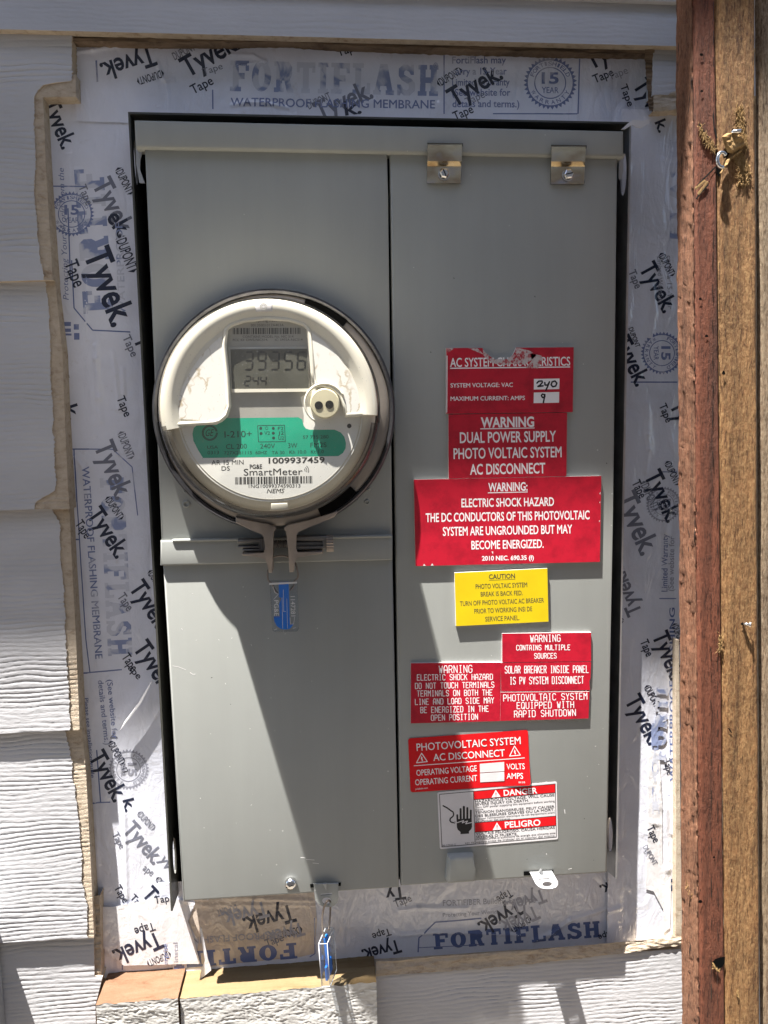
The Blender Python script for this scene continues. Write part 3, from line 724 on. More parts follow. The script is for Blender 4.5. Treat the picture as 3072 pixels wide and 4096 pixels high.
CLIP.update({tl_.name: lambda v: v.x < xl - 0.001, tr_.name: lambda v: v.x > xr + 0.001, tt_.name: lambda v: v.z > zt + 0.001})
sheet(tl_, "film", [(82, 190), (300, 196), (408, 2112), (196, 2112)], S_L, 'film')
sheet(tt_, "film", [(148, 74), (1425, 92), (1425, 300), (165, 262)], S_T, 'film')
sheet(tr_, "film", [(1330, 236), (1500, 236), (1500, 2064), (1300, 2064)], S_R, 'film')
sheet(tb_, "film", [(330, 1850), (1465, 1800), (1468, 2052), (380, 2125)], S_B, 'film')
# brown film where the tape lies over bare wood, below the left door
S_B2 = tape_surf(0.0109)
def blob(parent, name, k, pts, surf, mat, sub=0.004, off=0.0):
    bm = bmesh.new(); W = [at(Z(k, *p), surf.y0) for p in pts]
    if area2(W) < 0: W = W[::-1]
    bm.faces.new([bm.verts.new(w) for w in W]); bm.normal_update(); bmesh.ops.triangulate(bm, faces=bm.faces[:]); refine(bm, sub)
    for v in bm.verts: v.co.y = surf(v.co.x, v.co.z) - off
    return bm_obj(name, bm, M[mat], parent, 3.2)
blob(tb_, "stained_patch", 'b1', [(270, 240), (700, 225), (1085, 200), (1098, 300), (1108, 420), (1100, 520), (1096, 640), (1000, 660), (300, 735), (320, 560), (255, 430), (300, 300)], S_B2, 'tan')
pt_ = tape("bright white sunlit patch of flashing tape with a notched end at the panel's lower corner", (330, 2080))
S_P = tape_surf(0.0118)
blob(pt_, "film", 'l4', [(228, 1375), (330, 1378), (545, 1335), (700, 1300), (830, 1300), (1045, 1342), (990, 1500), (1042, 1650), (1100, 1878), (900, 1880), (545, 1888), (430, 1895), (225, 1720), (215, 1440)], S_P, 'film2')
crs = thing("tape_flap", at(Z('l3', 860, 1800), -0.006), "curled white flap of torn tape standing off the side strip", "tape flap")
slab("film", ZZ('l3', [(1005, 1585), (985, 1640), (905, 1790), (820, 1905), (718, 2035), (760, 1950), (880, 1790), (945, 1680)]), -0.0165, -0.0135, M['film2'], crs, 0.0008)
crs2 = thing("tape_flap", at(Z('l4', 1130, 1750), -0.008), "thin white sliver of tape lifting below the panel by the white patch", "tape flap")
slab("film", ZZ('l4', [(1100, 1552), (1110, 1570), (1135, 1680), (1165, 1830), (1190, 1905), (1195, 1935), (1098, 2015), (1120, 1900), (1140, 1850), (1118, 1720), (1095, 1575)]), -0.0205, -0.0190, M['film2'], crs2)
cf = thing("tape_flap", at(Z('t2', 1430, 640), -0.012), "small white torn flap of tape on the panel's upper corner near the fence", "tape flap")
slab("film", ZZ('t2', [(1300, 695), (1355, 645), (1380, 628), (1440, 635), (1500, 622), (1490, 650), (1440, 682), (1400, 680), (1375, 660), (1330, 690)]), -0.0375, -0.0365, M['film2'], cf)
# white lit fold at the right strip
blob(tr_, "fold", 'r4', [(428, 0), (520, 0), (545, 500), (550, 1000), (620, 1100), (612, 1560), (556, 1612), (555, 1400), (470, 1240), (400, 1220), (420, 600)], tape_surf(0.0158), 'film2')

# ---- printing on the tape
OFFN = [0]
def noff():
    OFFN[0] += 1; return 0.00028 + 0.00002 * (OFFN[0] % 12)
def tx(parent, mat, k, s, x0, y0, x1, y1, cap, surf, bold=0.0, shear=0.0, part="lettering"):
    text(parent, part, mat, k, s, x0, y0, x1, y1, cap, surf, noff(), bold, shear, 0.0022)
def stamp(parent, k, x0, y0, x1, y1, surf, mat='navy', D=True, T=True, word="Tyvek", frac=1.0, tmat=None, dmat=None):
    """one repeat of the tape's print: small word over, big word, small word under; (x0,y0)-(x1,y1) is the big word's full baseline"""
    dx, dy = x1 - x0, y1 - y0; L = math.hypot(dx, dy); u = (dx / L, dy / L); v = (u[1], -u[0])
    P = lambda a, b: (x0 + u[0] * a * L + v[0] * b * L, y0 + u[1] * a * L + v[1] * b * L)
    if word:
        a, b = P(0, 0), P(frac, 0); tx(parent, mat, k, word + ("." if word.endswith("k") else ""), *a, *b, 0.33 * L, surf, bold=0.022)
    if D:
        a, b = P(0.0, 0.44), P(0.40, 0.44); tx(parent, dmat or mat, k, "DUPONT", *a, *b, 0.135 * L, surf, bold=0.012)
        for (c, e, s) in ((-0.035, 0.505, 1), (0.43, 0.505, -1)):
            q = [P(c - 0.02 * s, e), P(c + 0.018 * s, e + 0.07), P(c + 0.018 * s, e - 0.07)]
            poly(parent, "lettering", dmat or mat, k, q, surf, 0.0007)
    if T:
        a, b = P(0.02, -0.27), P(0.36, -0.27); tx(parent, tmat or mat, k, "Tape", *a, *b, 0.17 * L, surf, bold=0.012)
# top strip
stamp(tt_, 'l1', 1120, 195, 650, 300 + 45, S_T, D=True, T=False)
stamp(tt_, 't1', 85, 350, 440, 150, S_T, D=False, T=False); tx(tt_, 'navy', 't1', "Tape", 122, 462, 260, 390, 62, S_T, 0.012)
tx(tt_, 'grey', 't1', "DUPONT", 0, 235, 140, 165, 52, S_T, 0.01); tx(tt_, 'grey', 't1', "Tape", 190, 335, 320, 290, 45, S_T)
tx(tt_, 'navy', 't1', "Tape", 1085, 210, 1225, 160, 62, S_T, 0.012)
stamp(tt_, 't1', 960, 640, 1320, 478, S_T, 'grey', D=False, T=False); tx(tt_, 'grey', 't1', "DUPONT", 890, 560, 1040, 490, 50, S_T, 0.01); tx(tt_, 'navy', 't1', "k.", 1130, 600, 1240, 585, 90, S_T, 0.02)
stamp(tt_, 't2', 195, 545, 520, 355, S_T, T=False); tx(tt_, 'navy', 't2', "Tape", 200, 635, 325, 580, 58, S_T, 0.012); tx(tt_, 'grey', 't2', "Tape", 280, 535, 400, 480, 50, S_T)
stamp(tt_, 't2', 1100, 300, 1420, 130, S_T, D=False, T=False, word="Tyvek"); tx(tt_, 'navy', 't2', "Tape", 1125, 390, 1255, 335, 55, S_T, 0.012); tx(tt_, 'pale', 't2', "Tape", 1225, 370, 1350, 320, 50, S_T)
stamp(tt_, 't2', 1375, 400, 1560, 690, S_T, D=False, T=False); tx(tt_, 'navy', 't2', "Tape", 1293, 405, 1345, 545, 48, S_T, 0.012)
def slabword(parent, mat, k, s, x0, y0, x1, y1, cap, surf, part="print"):
    """heavy slab-serif capitals from blocks"""
    SL = {'F': ["0,0 2.6,0 2.6,.9 2,.9 2,2.4 3.4,2.4 3.4,3.6 2,3.6 2,4.9 3.6,4.9 3.6,4 4.4,4 4.4,6 0,6 0,5.1 .6,5.1 .6,.9 0,.9"],
          'R': ["0,0 2.3,0 2.3,.9 1.9,.9 1.9,2.3 2.4,2.3 3.1,0 4.6,0 4.6,.9 4.2,.9 3.7,2.6 4.2,3.4 4.2,5 3.4,6 0,6 0,5.1 .5,5.1 .5,.9 0,.9"],
          'T': ["1.2,0 3.2,0 3.2,.9 2.9,.9 2.9,4.9 3.7,4.9 3.7,4 4.4,4 4.4,6 0,6 0,4 .7,4 .7,4.9 1.5,4.9 1.5,.9 1.2,.9"],
          'I': ["0,0 2.4,0 2.4,.9 1.9,.9 1.9,5.1 2.4,5.1 2.4,6 0,6 0,5.1 .5,5.1 .5,.9 0,.9"],
          'L': ["0,0 4.2,0 4.2,2.2 3.4,2.2 3.4,1.1 2,1.1 2,5.1 2.6,5.1 2.6,6 0,6 0,5.1 .6,5.1 .6,.9 0,.9"],
          'A': ["0,0 1.8,0 1.8,.9 1.5,.9 1.7,1.7 3.1,1.7 3.3,.9 3,.9 3,0 5,0 5,.9 4.6,.9 3.3,6 1.6,6 .4,.9 0,.9"],
          'H': ["0,0 2.1,0 2.1,.9 1.8,.9 1.8,2.5 3,2.5 3,.9 2.7,.9 2.7,0 4.8,0 4.8,.9 4.4,.9 4.4,5.1 4.8,5.1 4.8,6 2.7,6 2.7,5.1 3,5.1 3,3.6 1.8,3.6 1.8,5.1 2.1,5.1 2.1,6 0,6 0,5.1 .5,5.1 .5,.9 0,.9"],
          'S': ["0,0 .7,0 .9,.5 1.6,0 3,0 4.2,1 4.2,2.4 3.4,3.2 1.6,4 1.6,4.6 2,4.9 2.8,4.6 3.2,4 3.9,4 3.9,6 3.3,6 3.1,5.6 2.4,6 1.4,6 .3,5.2 .3,3.8 1,3 2.8,2.1 2.8,1.4 2.3,1 1.4,1.3 .8,2.1 0,2.1"]}
    W = {'F': 4.4, 'O': 4.6, 'R': 4.6, 'T': 4.4, 'I': 2.4, 'L': 4.2, 'A': 5.0, 'S': 4.2, 'H': 4.8}
    tot = sum(W[c] for c in s) + 0.7 * (len(s) - 1); dx, dy = (x1 - x0) / tot, (y1 - y0) / tot; L = math.hypot(x1 - x0, y1 - y0)
    ux, uy = (y1 - y0) / L * cap / 6, -(x1 - x0) / L * cap / 6; X = 0.0
    def put(pts):
        W3 = [at(Z(k, x0 + dx * a + ux * b, y0 + dy * a + uy * b), surf.y0) for a, b in pts]
        if area2(W3) < 0: W3 = W3[::-1]
        bm = bmesh.new(); bm.faces.new([bm.verts.new(q) for q in W3]); bm.normal_update(); bmesh.ops.triangulate(bm, faces=bm.faces[:]); refine(bm, 0.0022); bm.verts.index_update()
        vs, fs = into(parent, part, mat); b0 = len(vs)
        for v in bm.verts: vs.append(Vector((v.co.x, surf(v.co.x, v.co.z) - 0.00007, v.co.z)))
        for f in bm.faces: fs.append([b0 + v.index for v in f.verts])
        bm.free()
    for c in s:
        if c == 'O':
            out = [(2.3 + 2.3 * math.cos(t * math.pi / 10), 3 + 3 * math.sin(t * math.pi / 10)) for t in range(20)]
            inn = [(2.3 + 0.75 * math.cos(t * math.pi / 10), 3 + 2.0 * math.sin(t * math.pi / 10)) for t in range(20)]
            for i in range(20): put([(X + a, b) for a, b in (out[i], out[(i + 1) % 20], inn[(i + 1) % 20], inn[i])])
        else:
            for g_ in SL[c]: put([(X + float(a), float(b)) for a, b in (q.split(',') for q in g_.split())])
        X += W[c] + 0.7
def line(parent, mat, k, pts, wpx, surf, part="print"):
    for a, b in zip(pts, pts[1:]):
        n = max(1, int(math.hypot(b[0] - a[0], b[1] - a[1]) / 25)); d = Vector((b[0] - a[0], b[1] - a[1])).normalized(); nn = (-d.y * wpx / 2, d.x * wpx / 2)
        for i in range(n):
            p = (lerp(a[0], b[0], i / n), lerp(a[1], b[1], i / n)); q = (lerp(a[0], b[0], (i + 1) / n), lerp(a[1], b[1], (i + 1) / n))
            poly(parent, part, mat, k, [(p[0] + nn[0], p[1] + nn[1]), (q[0] + nn[0], q[1] + nn[1]), (q[0] - nn[0], q[1] - nn[1]), (p[0] - nn[0], p[1] - nn[1])], surf, 0.0006)
def seal_badge(parent, mat, k, x, y, r, surf, a0=0, rot=0.0):
    """round toothed warranty badge"""
    n = 36; c, s = math.cos(rot), math.sin(rot)
    for i in range(n):
        t0, t1, tm = 2 * math.pi * i / n, 2 * math.pi * (i + 1) / n, 2 * math.pi * (i + .5) / n
        P = lambda t, q: (x + q * math.cos(t), y + q * math.sin(t))
        poly(parent, "print", mat, k, [P(t0, r * .88), P(tm, r), P(t1, r * .88), P(t1, r * .84), P(t0, r * .84)], surf, 0.0006)
        poly(parent, "print", mat, k, [P(t0, r * .60), P(t1, r * .60), P(t1, r * .56), P(t0, r * .56)], surf, 0.0006)
    for word, a_, b_ in (("FORTISHIELD", 205, 335), ("WARRANTY", 150, 30)):
        for i, ch in enumerate(word):
            t = math.radians(lerp(a_, b_, i / (len(word) - 1))) + rot; top = a_ > 180
            rr = r * (.65 if top else .80); bx, by = x + rr * math.cos(t), y + rr * math.sin(t); wd = r * 0.075 * (0.5 if ch == 'I' else 1)
            d = (-math.sin(t), math.cos(t)) if top else (math.sin(t), -math.cos(t))
            tx(parent, mat, k, ch, bx - d[0] * wd, by - d[1] * wd, bx + d[0] * wd, by + d[1] * wd, r * .15, surf, 0.01, part="print")
    p = lambda a, b: (x + c * a - s * b, y + s * a + c * b)
    tx(parent, mat, k, "15", *p(-r * .32, r * .02), *p(r * .32, r * .02), r * .40, surf, 0.03, part="print"); tx(parent, mat, k, "YEAR", *p(-r * .32, r * .38), *p(r * .32, r * .38), r * .22, surf, 0.01, part="print")
slabword(tt_, 'fblue', 't1', "FORTIFLASH", 365, 440, 1745, 470, 205, S_T)
tx(tt_, 'mblue', 't1', "WATERPROOF FLASHING MEMBRANE", 370, 540, 1725, 553, 55, S_T, 0.012, part="print")
tx(tt_, 'mblue', 't1', "®", 1715, 285, 1745, 285, 34, S_T, part="print")
line(tt_, 'mblue', 't2', [(127, 185), (127, 590)], 9, S_T); line(tt_, 'mblue', 't2', [(1025, 225), (1015, 590)], 9, S_T); line(tt_, 'mblue', 't2', [(450, 590), (1010, 590)], 8, S_T)
line(tt_, 'mblue', 't1', [(250, 430), (252, 560)], 9, S_T); line(tt_, 'mblue', 'l1', [(625, 310), (635, 500)], 16, S_T)
for s_, x_, y_, X_, Y_ in (("FortiFlash may", 180, 255, 535, 258), ("carry a 15-Year", 180, 330, 540, 332), ("Limited Warranty", 180, 402, 560, 404), ("(See website for", 180, 470, 565, 472), ("details and terms.)", 182, 545, 625, 548)):
    tx(tt_, 'mblue', 't2', s_, x_, y_, X_, Y_, 45, S_T, 0.014, part="print")
seal_badge(tt_, 'mblue', 't2', 830, 385, 178, S_T)
# left strip
stamp(tl_, 'l1', 150, 690, 330, 1090 + 10, S_L, D=False, T=False)
tx(tl_, 'navy', 'l1', "DUPONT", 255, 600, 345, 690, 45, S_L, 0.012)
stamp(tl_, 'l1', 590, 1400, 830, 1870, S_L, 'grey', D=True, T=False, dmat='navy'); tx(tl_, 'navy', 'l1', "ek.", 715, 1690, 830, 1880, 145, S_L, 0.022); tx(tl_, 'grey', 'l1', "Tape", 470, 1420, 540, 1590, 70, S_L, 0.01)
stamp(tl_, 'l1', 515, 2010, 770, 2660, S_L)
tx(tl_, 'grey', 'l2', "Tape", 855, 765, 935, 945, 72, S_L, 0.012); tx(tl_, 'navy', 'l2', "T", 950, 780, 990, 880, 75, S_L, 0.02)
tx(tl_, 'navy', 'l2', "Tape", 805, 1300, 875, 1470, 72, S_L, 0.012); tx(tl_, 'navy', 'l2', "k.", 350, 1380, 390, 1500, 110, S_L, 0.02); tx(tl_, 'navy', 'l2', "NT", 335, 1050, 350, 1130, 42, S_L, 0.01)
stamp(tl_, 'l2', 605, 1720, 805, 2200, S_L, 'grey', T=False)
stamp(tl_, 'l3', 425, 130, 695, 520, S_L); stamp(tl_, 'l3', 800, 770, 1060, 1160, S_L, 'navy', tmat='grey'); stamp(tl_, 'l3', 835, 1300, 1100, 1690, S_L, D=False)
tx(tl_, 'navy', 'l3', "ape", 790, 1480, 880, 1580, 60, S_L, 0.012); tx(tl_, 'grey', 'l3', "v", 625, 2060, 660, 2120, 80, S_L, 0.02)
stamp(tl_, 'l4', 115, 60, 345, 465, S_L, T=False); tx(tl_, 'navy', 'l4', "k.", 420, 440, 445, 545, 95, S_L, 0.022); tx(tl_, 'navy', 'l4', "NT", 400, 130, 432, 215, 42, S_L, 0.01)
stamp(tl_, 'l4', 415, 700, 690, 1010, S_L, 'grey', D=True, T=False); tx(tl_, 'grey', 'l4', "Tape", 325, 740, 395, 870, 60, S_L, 0.012); tx(tl_, 'navy', 'l4', "Tape", 340, 1210, 425, 1345, 68, S_L, 0.012)
stamp(tl_, 'l4', 585, 1270, 850, 1560, S_L, T=False); tx(tl_, 'navy', 'l4', "Tap", 700, 1350, 830, 1330, 62, S_P, 0.012); tx(tl_, 'grey', 'l4', "ape", 590, 1050, 670, 1110, 62, S_L, 0.01); tx(tl_, 'grey', 'l4', "yv", 735, 960, 800, 1060, 90, S_L, 0.015)
tx(tl_, 'navy', 'l4', "Ta", 480, 1300, 540, 1360, 60, S_L, 0.012)
tx(tl_, 'mblue', 'l2', "Protecting Your World from the", 385, 440, 340, -720, 48, S_L, 0, 0.25, part="print")
line(tl_, 'blue', 'l1', [(378, 1610), (400, 2220)], 11, S_L); line(tl_, 'blue', 'l2', [(410, 90), (432, 510), (595, 705), (925, 720)], 11, S_L)
line(tl_, 'mblue', 'l1', [(190, 1415), (540, 1420)], 12, S_L)
slabword(tl_, 'fblue', 'l2', "FORTIF", 775, 545, 690, -720, 260, S_L)
tx(tl_, 'fblue', 'l2', "WATERPROOF", 885, 570, 855, -240, 62, S_L, 0.012, part="print")
line(tl_, 'blue', 'l2', [(357, 1748), (560, 1748)], 11, S_L); line(tl_, 'mblue', 'l2', [(560, 1748), (770, 1750), (940, 1905), (990, 2330)], 10, S_L); line(tl_, 'blue', 'l2', [(430, 1748), (455, 2212)], 12, S_L)
tx(tl_, 'mblue', 'l2', "WATERPROOF FLASHING MEMBRANE", 500, 1905, 620, 3590, 62, S_L, 0.012, part="print")
slabword(tl_, 'fblue', 'l3', "FORTIFLASH", 545, -190, 620, 1370, 215, S_L)
line(tl_, 'blue', 'l3', [(345, 0), (425, 1215), (460, 1510)], 10, S_L); line(tl_, 'blue', 'l3', [(300, 347), (362, 347)], 12, S_L); line(tl_, 'blue', 'l3', [(365, 1520), (440, 1518)], 13, S_L); line(tl_, 'mblue', 'l3', [(440, 1516), (740, 1490)], 11, S_L)
tx(tl_, 'mblue', 'l3', "details and terms.)", 530, 1585, 590, 2150, 48, S_L, 0.006, part="print"); tx(tl_, 'mblue', 'l3', "(See website for", 610, 1580, 660, 2100, 48, S_L, 0.006, part="print")
tx(tl_, 'blue', 'l3', "Please see installation guide", 412, 1740, 470, 2440, 34, S_L, 0.006, part="print"); tx(tl_, 'blue', 'l3', "fortifiberflash.com", 322, 820, 345, 1230, 22, S_L, part="print")
line(tl_, 'blue', 'l4', [(190, 0), (225, 460)], 11, S_L); line(tl_, 'blue', 'l4', [(118, 468), (185, 465)], 13, S_L); line(tl_, 'mblue', 'l4', [(185, 462), (310, 458)], 11, S_L)
seal_badge(tl_, 'pale', 'l4', 470, 170, 180, S_L, rot=math.pi / 2); seal_badge(tl_, 'mblue', 'l1', 410, 1660, 200, S_L)
# the little block mark on the left strip
for q in ([(330, 632), (405, 632), (405, 668), (330, 668)], [(345, 690), (405, 690), (405, 720), (345, 720)], [(300, 730), (410, 735), (410, 752), (300, 750)], [(430, 652), (475, 652), (475, 700), (430, 700)], [(432, 730), (480, 730), (480, 788), (432, 788)]):
    poly(tl_, "print", 'mblue', 'l2', q, S_L, 0.0007)
# right strip
tx(tr_, 'navy', 'r1', "k.", 480, 1075, 520, 1170, 95, S_R, 0.022)
stamp(tr_, 'r2', 340, 160, 560, 560, S_R, 'navy', T=False); tx(tr_, 'grey', 'r2', "Tape", 248, 190, 310, 345, 68, S_R, 0.012)
stamp(tr_, 'r2', 115, 800, 320, 1205, S_R, T=False, D=False); tx(tr_, 'navy', 'r2', "DUPONT", 248, 690, 315, 860, 42, S_R, 0.012)
tx(tr_, 'navy', 'r2', "Tape", 515, 1365, 580, 1520, 68, S_R, 0.012); stamp(tr_, 'r2', 608, 1360, 800, 1760, S_R, D=False, T=False)
stamp(tr_, 'r2', 385, 1980, 590, 2400, S_R); stamp(tr_, 'r3', 130, -20, 365, 495, S_R, 'grey'); stamp(tr_, 'r3', 370, 985, 215, 620, S_R, 'grey', T=False)
stamp(tr_, 'r3', 455, 1190, 625, 1590, S_R, 'navy'); stamp(tr_, 'r3', 215, 1760, 435, 2160, S_R, 'navy', T=False)
tx(tr_, 'navy', 'r4', "Tape", 553, 85, 590, 220, 62, S_R, 0.012); tx(tr_, 'navy', 'r4', "Tape", 405, 680, 470, 815, 68, tape_surf(0.0158), 0.012)
tx(tr_, 'grey', 'r4', "DUPONT", 372, 850, 470, 1015, 45, tape_surf(0.0158), 0.01)
for s_, x_, y_, X_, Y_ in (("carry a 15-Year", 630, 50, 640, 520), ("Limited Warranty", 545, 60, 560, 470)):
    tx(tr_, 'pale', 'r2', s_, x_ - 45, y_, X_ - 45, Y_, 42, S_R, 0.008, part="print")
tx(tr_, 'mblue', 'r3', "Limited Warranty", 590, 805, 598, 300, 52, S_R, 0.01, part="print"); tx(tr_, 'pale', 'r3', "(See website for", 645, 800, 655, 320, 48, S_R, 0.01, part="print")
seal_badge(tr_, 'mblue', 'r2', 545, 905, 190, S_R, rot=math.pi / 2); seal_badge(tr_, 'pale', 'r3', 560, 40, 160, S_R, rot=math.pi / 2)
line(tr_, 'mblue', 'r2', [(270, 1160), (680, 1160)], 12, S_R); line(tr_, 'mblue', 'r2', [(520, 1948), (680, 1948)], 10, S_R); line(tr_, 'mblue', 'r3', [(520, 865), (670, 865)], 10, S_R); line(tr_, 'blue', 'r4', [(600, 396), (668, 392)], 13, S_R)
slabword(tr_, 'fblue', 'r1', "FLASH", 700, 2120, 705, 1230, 90, S_R)
slabword(tr_, 'fblue', 'r3', "FORTI", 580, 2300, 600, 1650, 110, tape_surf(0.0158)); slabword(tr_, 'fblue', 'r4', "FOR", 520, 560, 510, -260, 60, tape_surf(0.0158))
tx(tr_, 'blue', 'r4', "WATERPROOF FLASHING", 658, 275, 655, -1250, 46, S_R, 0.012, part="print")
poly(tr_, "print", 'vblue', 'r4', [(613, 1130), (638, 1130), (638, 1160), (613, 1160)], S_R, 0.0007); poly(tr_, "print", 'vblue', 'r4', [(613, 1185), (638, 1185), (638, 1235), (613, 1235)], S_R, 0.0007)
# bottom strip, printed upside down
stamp(tb_, 'b1', 945, 310, 610, 385 + 20, S_B2, T=False); stamp(tb_, 'b1', 1010, 430, 760, 500, S_B2, 'pale', D=False, T=False)
tx(tb_, 'grey', 'b1', "Tape", 775, 595, 890, 550, 50, S_B2, 0.01); tx(tb_, 'pale', 'b1', "DUPONT", 570, 310, 440, 350, 45, S_B2, 0.01); stamp(tb_, 'b1', 770, 290, 470, 370, S_B2, 'pale', D=False, T=False)
slabword(tb_, 'blue', 'b1', "FORTIFL", 970, 565, 110, 640, 105, S_B2)
tx(tb_, 'pale', 'b1', "WATERPROOF FLASHING", 990, 485, 230, 535, 42, S_B2, 0.006, part="print")
line(tb_, 'mblue', 'b1', [(1092, 400), (1095, 640), (1060, 662)], 7, S_B2)
tx(tb_, 'navy', 'b1', "Tape", 1590, 470, 1470, 510, 48, S_B, 0.012); stamp(tb_, 'b1', 1650, 545, 1400, 620, S_B, D=False, T=False); tx(tb_, 'grey', 'b1', "Tape", 1630, 335, 1740, 290, 48, S_B, 0.01)
tx(tb_, 'navy', 'b2', "Ty", 30, 195, -100, 215, 80, S_B, 0.022)
stamp(tb_, 'b2', 775, 280, 510, 440, S_B); stamp(tb_, 'b2', 900, 320, 650, 430, S_B, 'pale', D=False, T=False); stamp(tb_, 'b2', 950, 210, 700, 300, S_B, 'pale', D=False, T=False)
slabword(tb_, 'blue', 'b2', "FORTIFLASH", 225, 612, 1330, 528, 108, S_B)
tx(tb_, 'pale', 'b2', "FORTIFIBER Building Envelope", 285, 320, 900, 300, 36, S_B, 0.006, part="print"); tx(tb_, 'pale', 'b2', "Protecting Your World", 285, 395, 640, 375, 26, S_B, part="print")
line(tb_, 'mblue', 'b2', [(120, 630), (125, 535), (235, 430), (540, 405)], 9, S_B); line(tb_, 'mblue', 'b2', [(125, 600), (540, 580)], 5, S_B)
stamp(tb_, 'b2', 1540, 85, 1320, 190, S_B, D=False, T=False); tx(tb_, 'navy', 'b2', "Tape", 1420, 478, 1310, 515, 42, S_B, 0.012); tx(tb_, 'grey', 'b2', "DUPONT", 1480, 345, 1530, 430, 35, S_B, 0.01)
tx(tb_, 'pale', 'b2', "Tape", 1430, 270, 1530, 240, 42, S_B, 0.01)
# white corner patch, print upside down
stamp(pt_, 'l4', 730, 1590, 320, 1765, S_P, T=False); tx(pt_, 'navy', 'l4', "Tape", 690, 1510, 515, 1565, 72, S_P, 0.012)
tx(pt_, 'pale', 'l4', "instal", 905, 1860, 900, 1690, 40, S_P, 0.006, part="print"); tx(pt_, 'mblue', 'l4', "erprise", 815, 1880, 810, 1700, 40, S_P, 0.006, part="print")
line(pt_, 'blue', 'l4', [(415, 1930), (415, 1890)], 9, S_L)

# ================================================================== electrical panel
pan = thing("electrical_panel", at(U(850, 1930), YD), "tall grey steel electrical service panel set flush into the cut out siding", "electrical panel")
def holed(name, outer, holes, th, mapf, mat, parent, bev=0.0):
    """flat sheet with holes; mapf turns (a, b, depth) into a world point"""
    c = bpy.data.curves.new("c", 'CURVE'); c.dimensions = '2D'; c.fill_mode = 'BOTH'; c.extrude = th / 2; c.bevel_depth = bev
    for L in [outer] + holes:
        s = c.splines.new('POLY'); s.points.add(len(L) - 1); s.use_cyclic_u = True
        for p, q in zip(s.points, L): p.co = (q[0], q[1], 0, 1)
    o = bpy.data.objects.new("c", c); COL.objects.link(o); bpy.context.view_layer.update()
    me = o.evaluated_get(bpy.context.evaluated_depsgraph_get()).to_mesh()
    vs = [mapf(v.co.x, v.co.y, v.co.z) for v in me.vertices]; fs = [list(p.vertices) for p in me.polygons]
    bpy.data.objects.remove(o); bpy.data.curves.remove(c)
    bm = bmesh.new(); bv = [bm.verts.new(v) for v in vs]
    for f in fs:
        try: bm.faces.new([bv[i] for i in f])
        except ValueError: pass
    bmesh.ops.remove_doubles(bm, verts=bm.verts[:], dist=1e-6); bmesh.ops.recalc_face_normals(bm, faces=bm.faces[:])
    return bm_obj(name, bm, mat, parent)
def ell(cx, cy, rx, ry, n=28): return [(cx + rx * math.cos(2 * math.pi * i / n), cy + ry * math.sin(2 * math.pi * i / n)) for i in range(n)]
TH = 0.0015
zl0 = at(U(370, 1968), YSH).z; zl1 = at(U(382, 1915), 0).z; zr0 = at(U(1333, 1897), YSH).z; zr1 = at(U(1326, 1868), 0).z
def wall_x(x0): return lambda a, b, d: Vector((x0 + d, a, b))
hl1 = at(U(289, 352), -0.026).z; hl2 = at(U(377, 1840), -0.012).z
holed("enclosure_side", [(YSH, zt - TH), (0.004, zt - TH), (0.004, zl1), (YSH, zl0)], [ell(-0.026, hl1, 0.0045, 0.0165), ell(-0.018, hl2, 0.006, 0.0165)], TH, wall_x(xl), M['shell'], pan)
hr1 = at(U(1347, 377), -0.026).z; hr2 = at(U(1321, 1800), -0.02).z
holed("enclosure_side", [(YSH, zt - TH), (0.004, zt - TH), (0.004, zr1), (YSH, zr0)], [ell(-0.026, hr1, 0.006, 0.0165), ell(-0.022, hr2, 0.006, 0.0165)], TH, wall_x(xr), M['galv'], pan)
bm = bmesh.new(); box(bm, (xl - TH / 2, YSH, zt - TH), (xr + TH / 2, 0.004, zt)); bm_obj("enclosure_top", bm, M['shell'], pan)
zb = at(U(860, 1895), -0.03).z
bm = bmesh.new(); box(bm, (xl + TH, -0.0085, zb - 0.004), (xr - TH, -0.0065, zt - 0.003)); bm_obj("back_plate", bm, M['dark'], pan)
bm = bmesh.new(); box(bm, (xl + 0.020, -0.033, zb), (xr - 0.016, -0.010, zb + 0.002)); bm_obj("enclosure_bottom", bm, M['shell'], pan)
for xx in (xl + 0.0145, xr - 0.0145):              # inner rails behind the door edges
    bm = bmesh.new(); box(bm, (xx - 0.0012, -0.034, zb + 0.01), (xx + 0.0012, -0.011, zt - 0.02)); bm_obj("inner_rail", bm, M['shell'], pan)
slab("meter_cover", [U(*p) for p in ((311, 296), (836, 308), (838, 420), (848, 1168), (349, 1182))], YD, -0.036, M['enamel'], pan, 0.0018, 3)
slab("lower_door", [U(*p) for p in ((351, 1212), (848, 1204), (862, 1918), (395, 1948))], YD, -0.036, M['enamel'], pan, 0.0020, 3)
slab("breaker_door", [U(*p) for p in ((841.5, 309), (1335, 320), (1324, 1100), (1312, 1886), (866, 1914.5))], YD, -0.036, M['enamel'], pan, 0.0020, 3)
st = slab("trim_strip", [U(*p) for p in ((346, 1168), (848, 1158), (848, 1210), (346, 1222))], YD - 0.0028, YD + 0.004, M['enamel'], pan, 0.0014, 3)
slab("bead", [U(*p) for p in ((372, 1165), (846, 1155), (846, 1161.5), (372, 1171.5))], YD - 0.0042, YD - 0.0015, M['enamel'], st, 0.0012, 3)
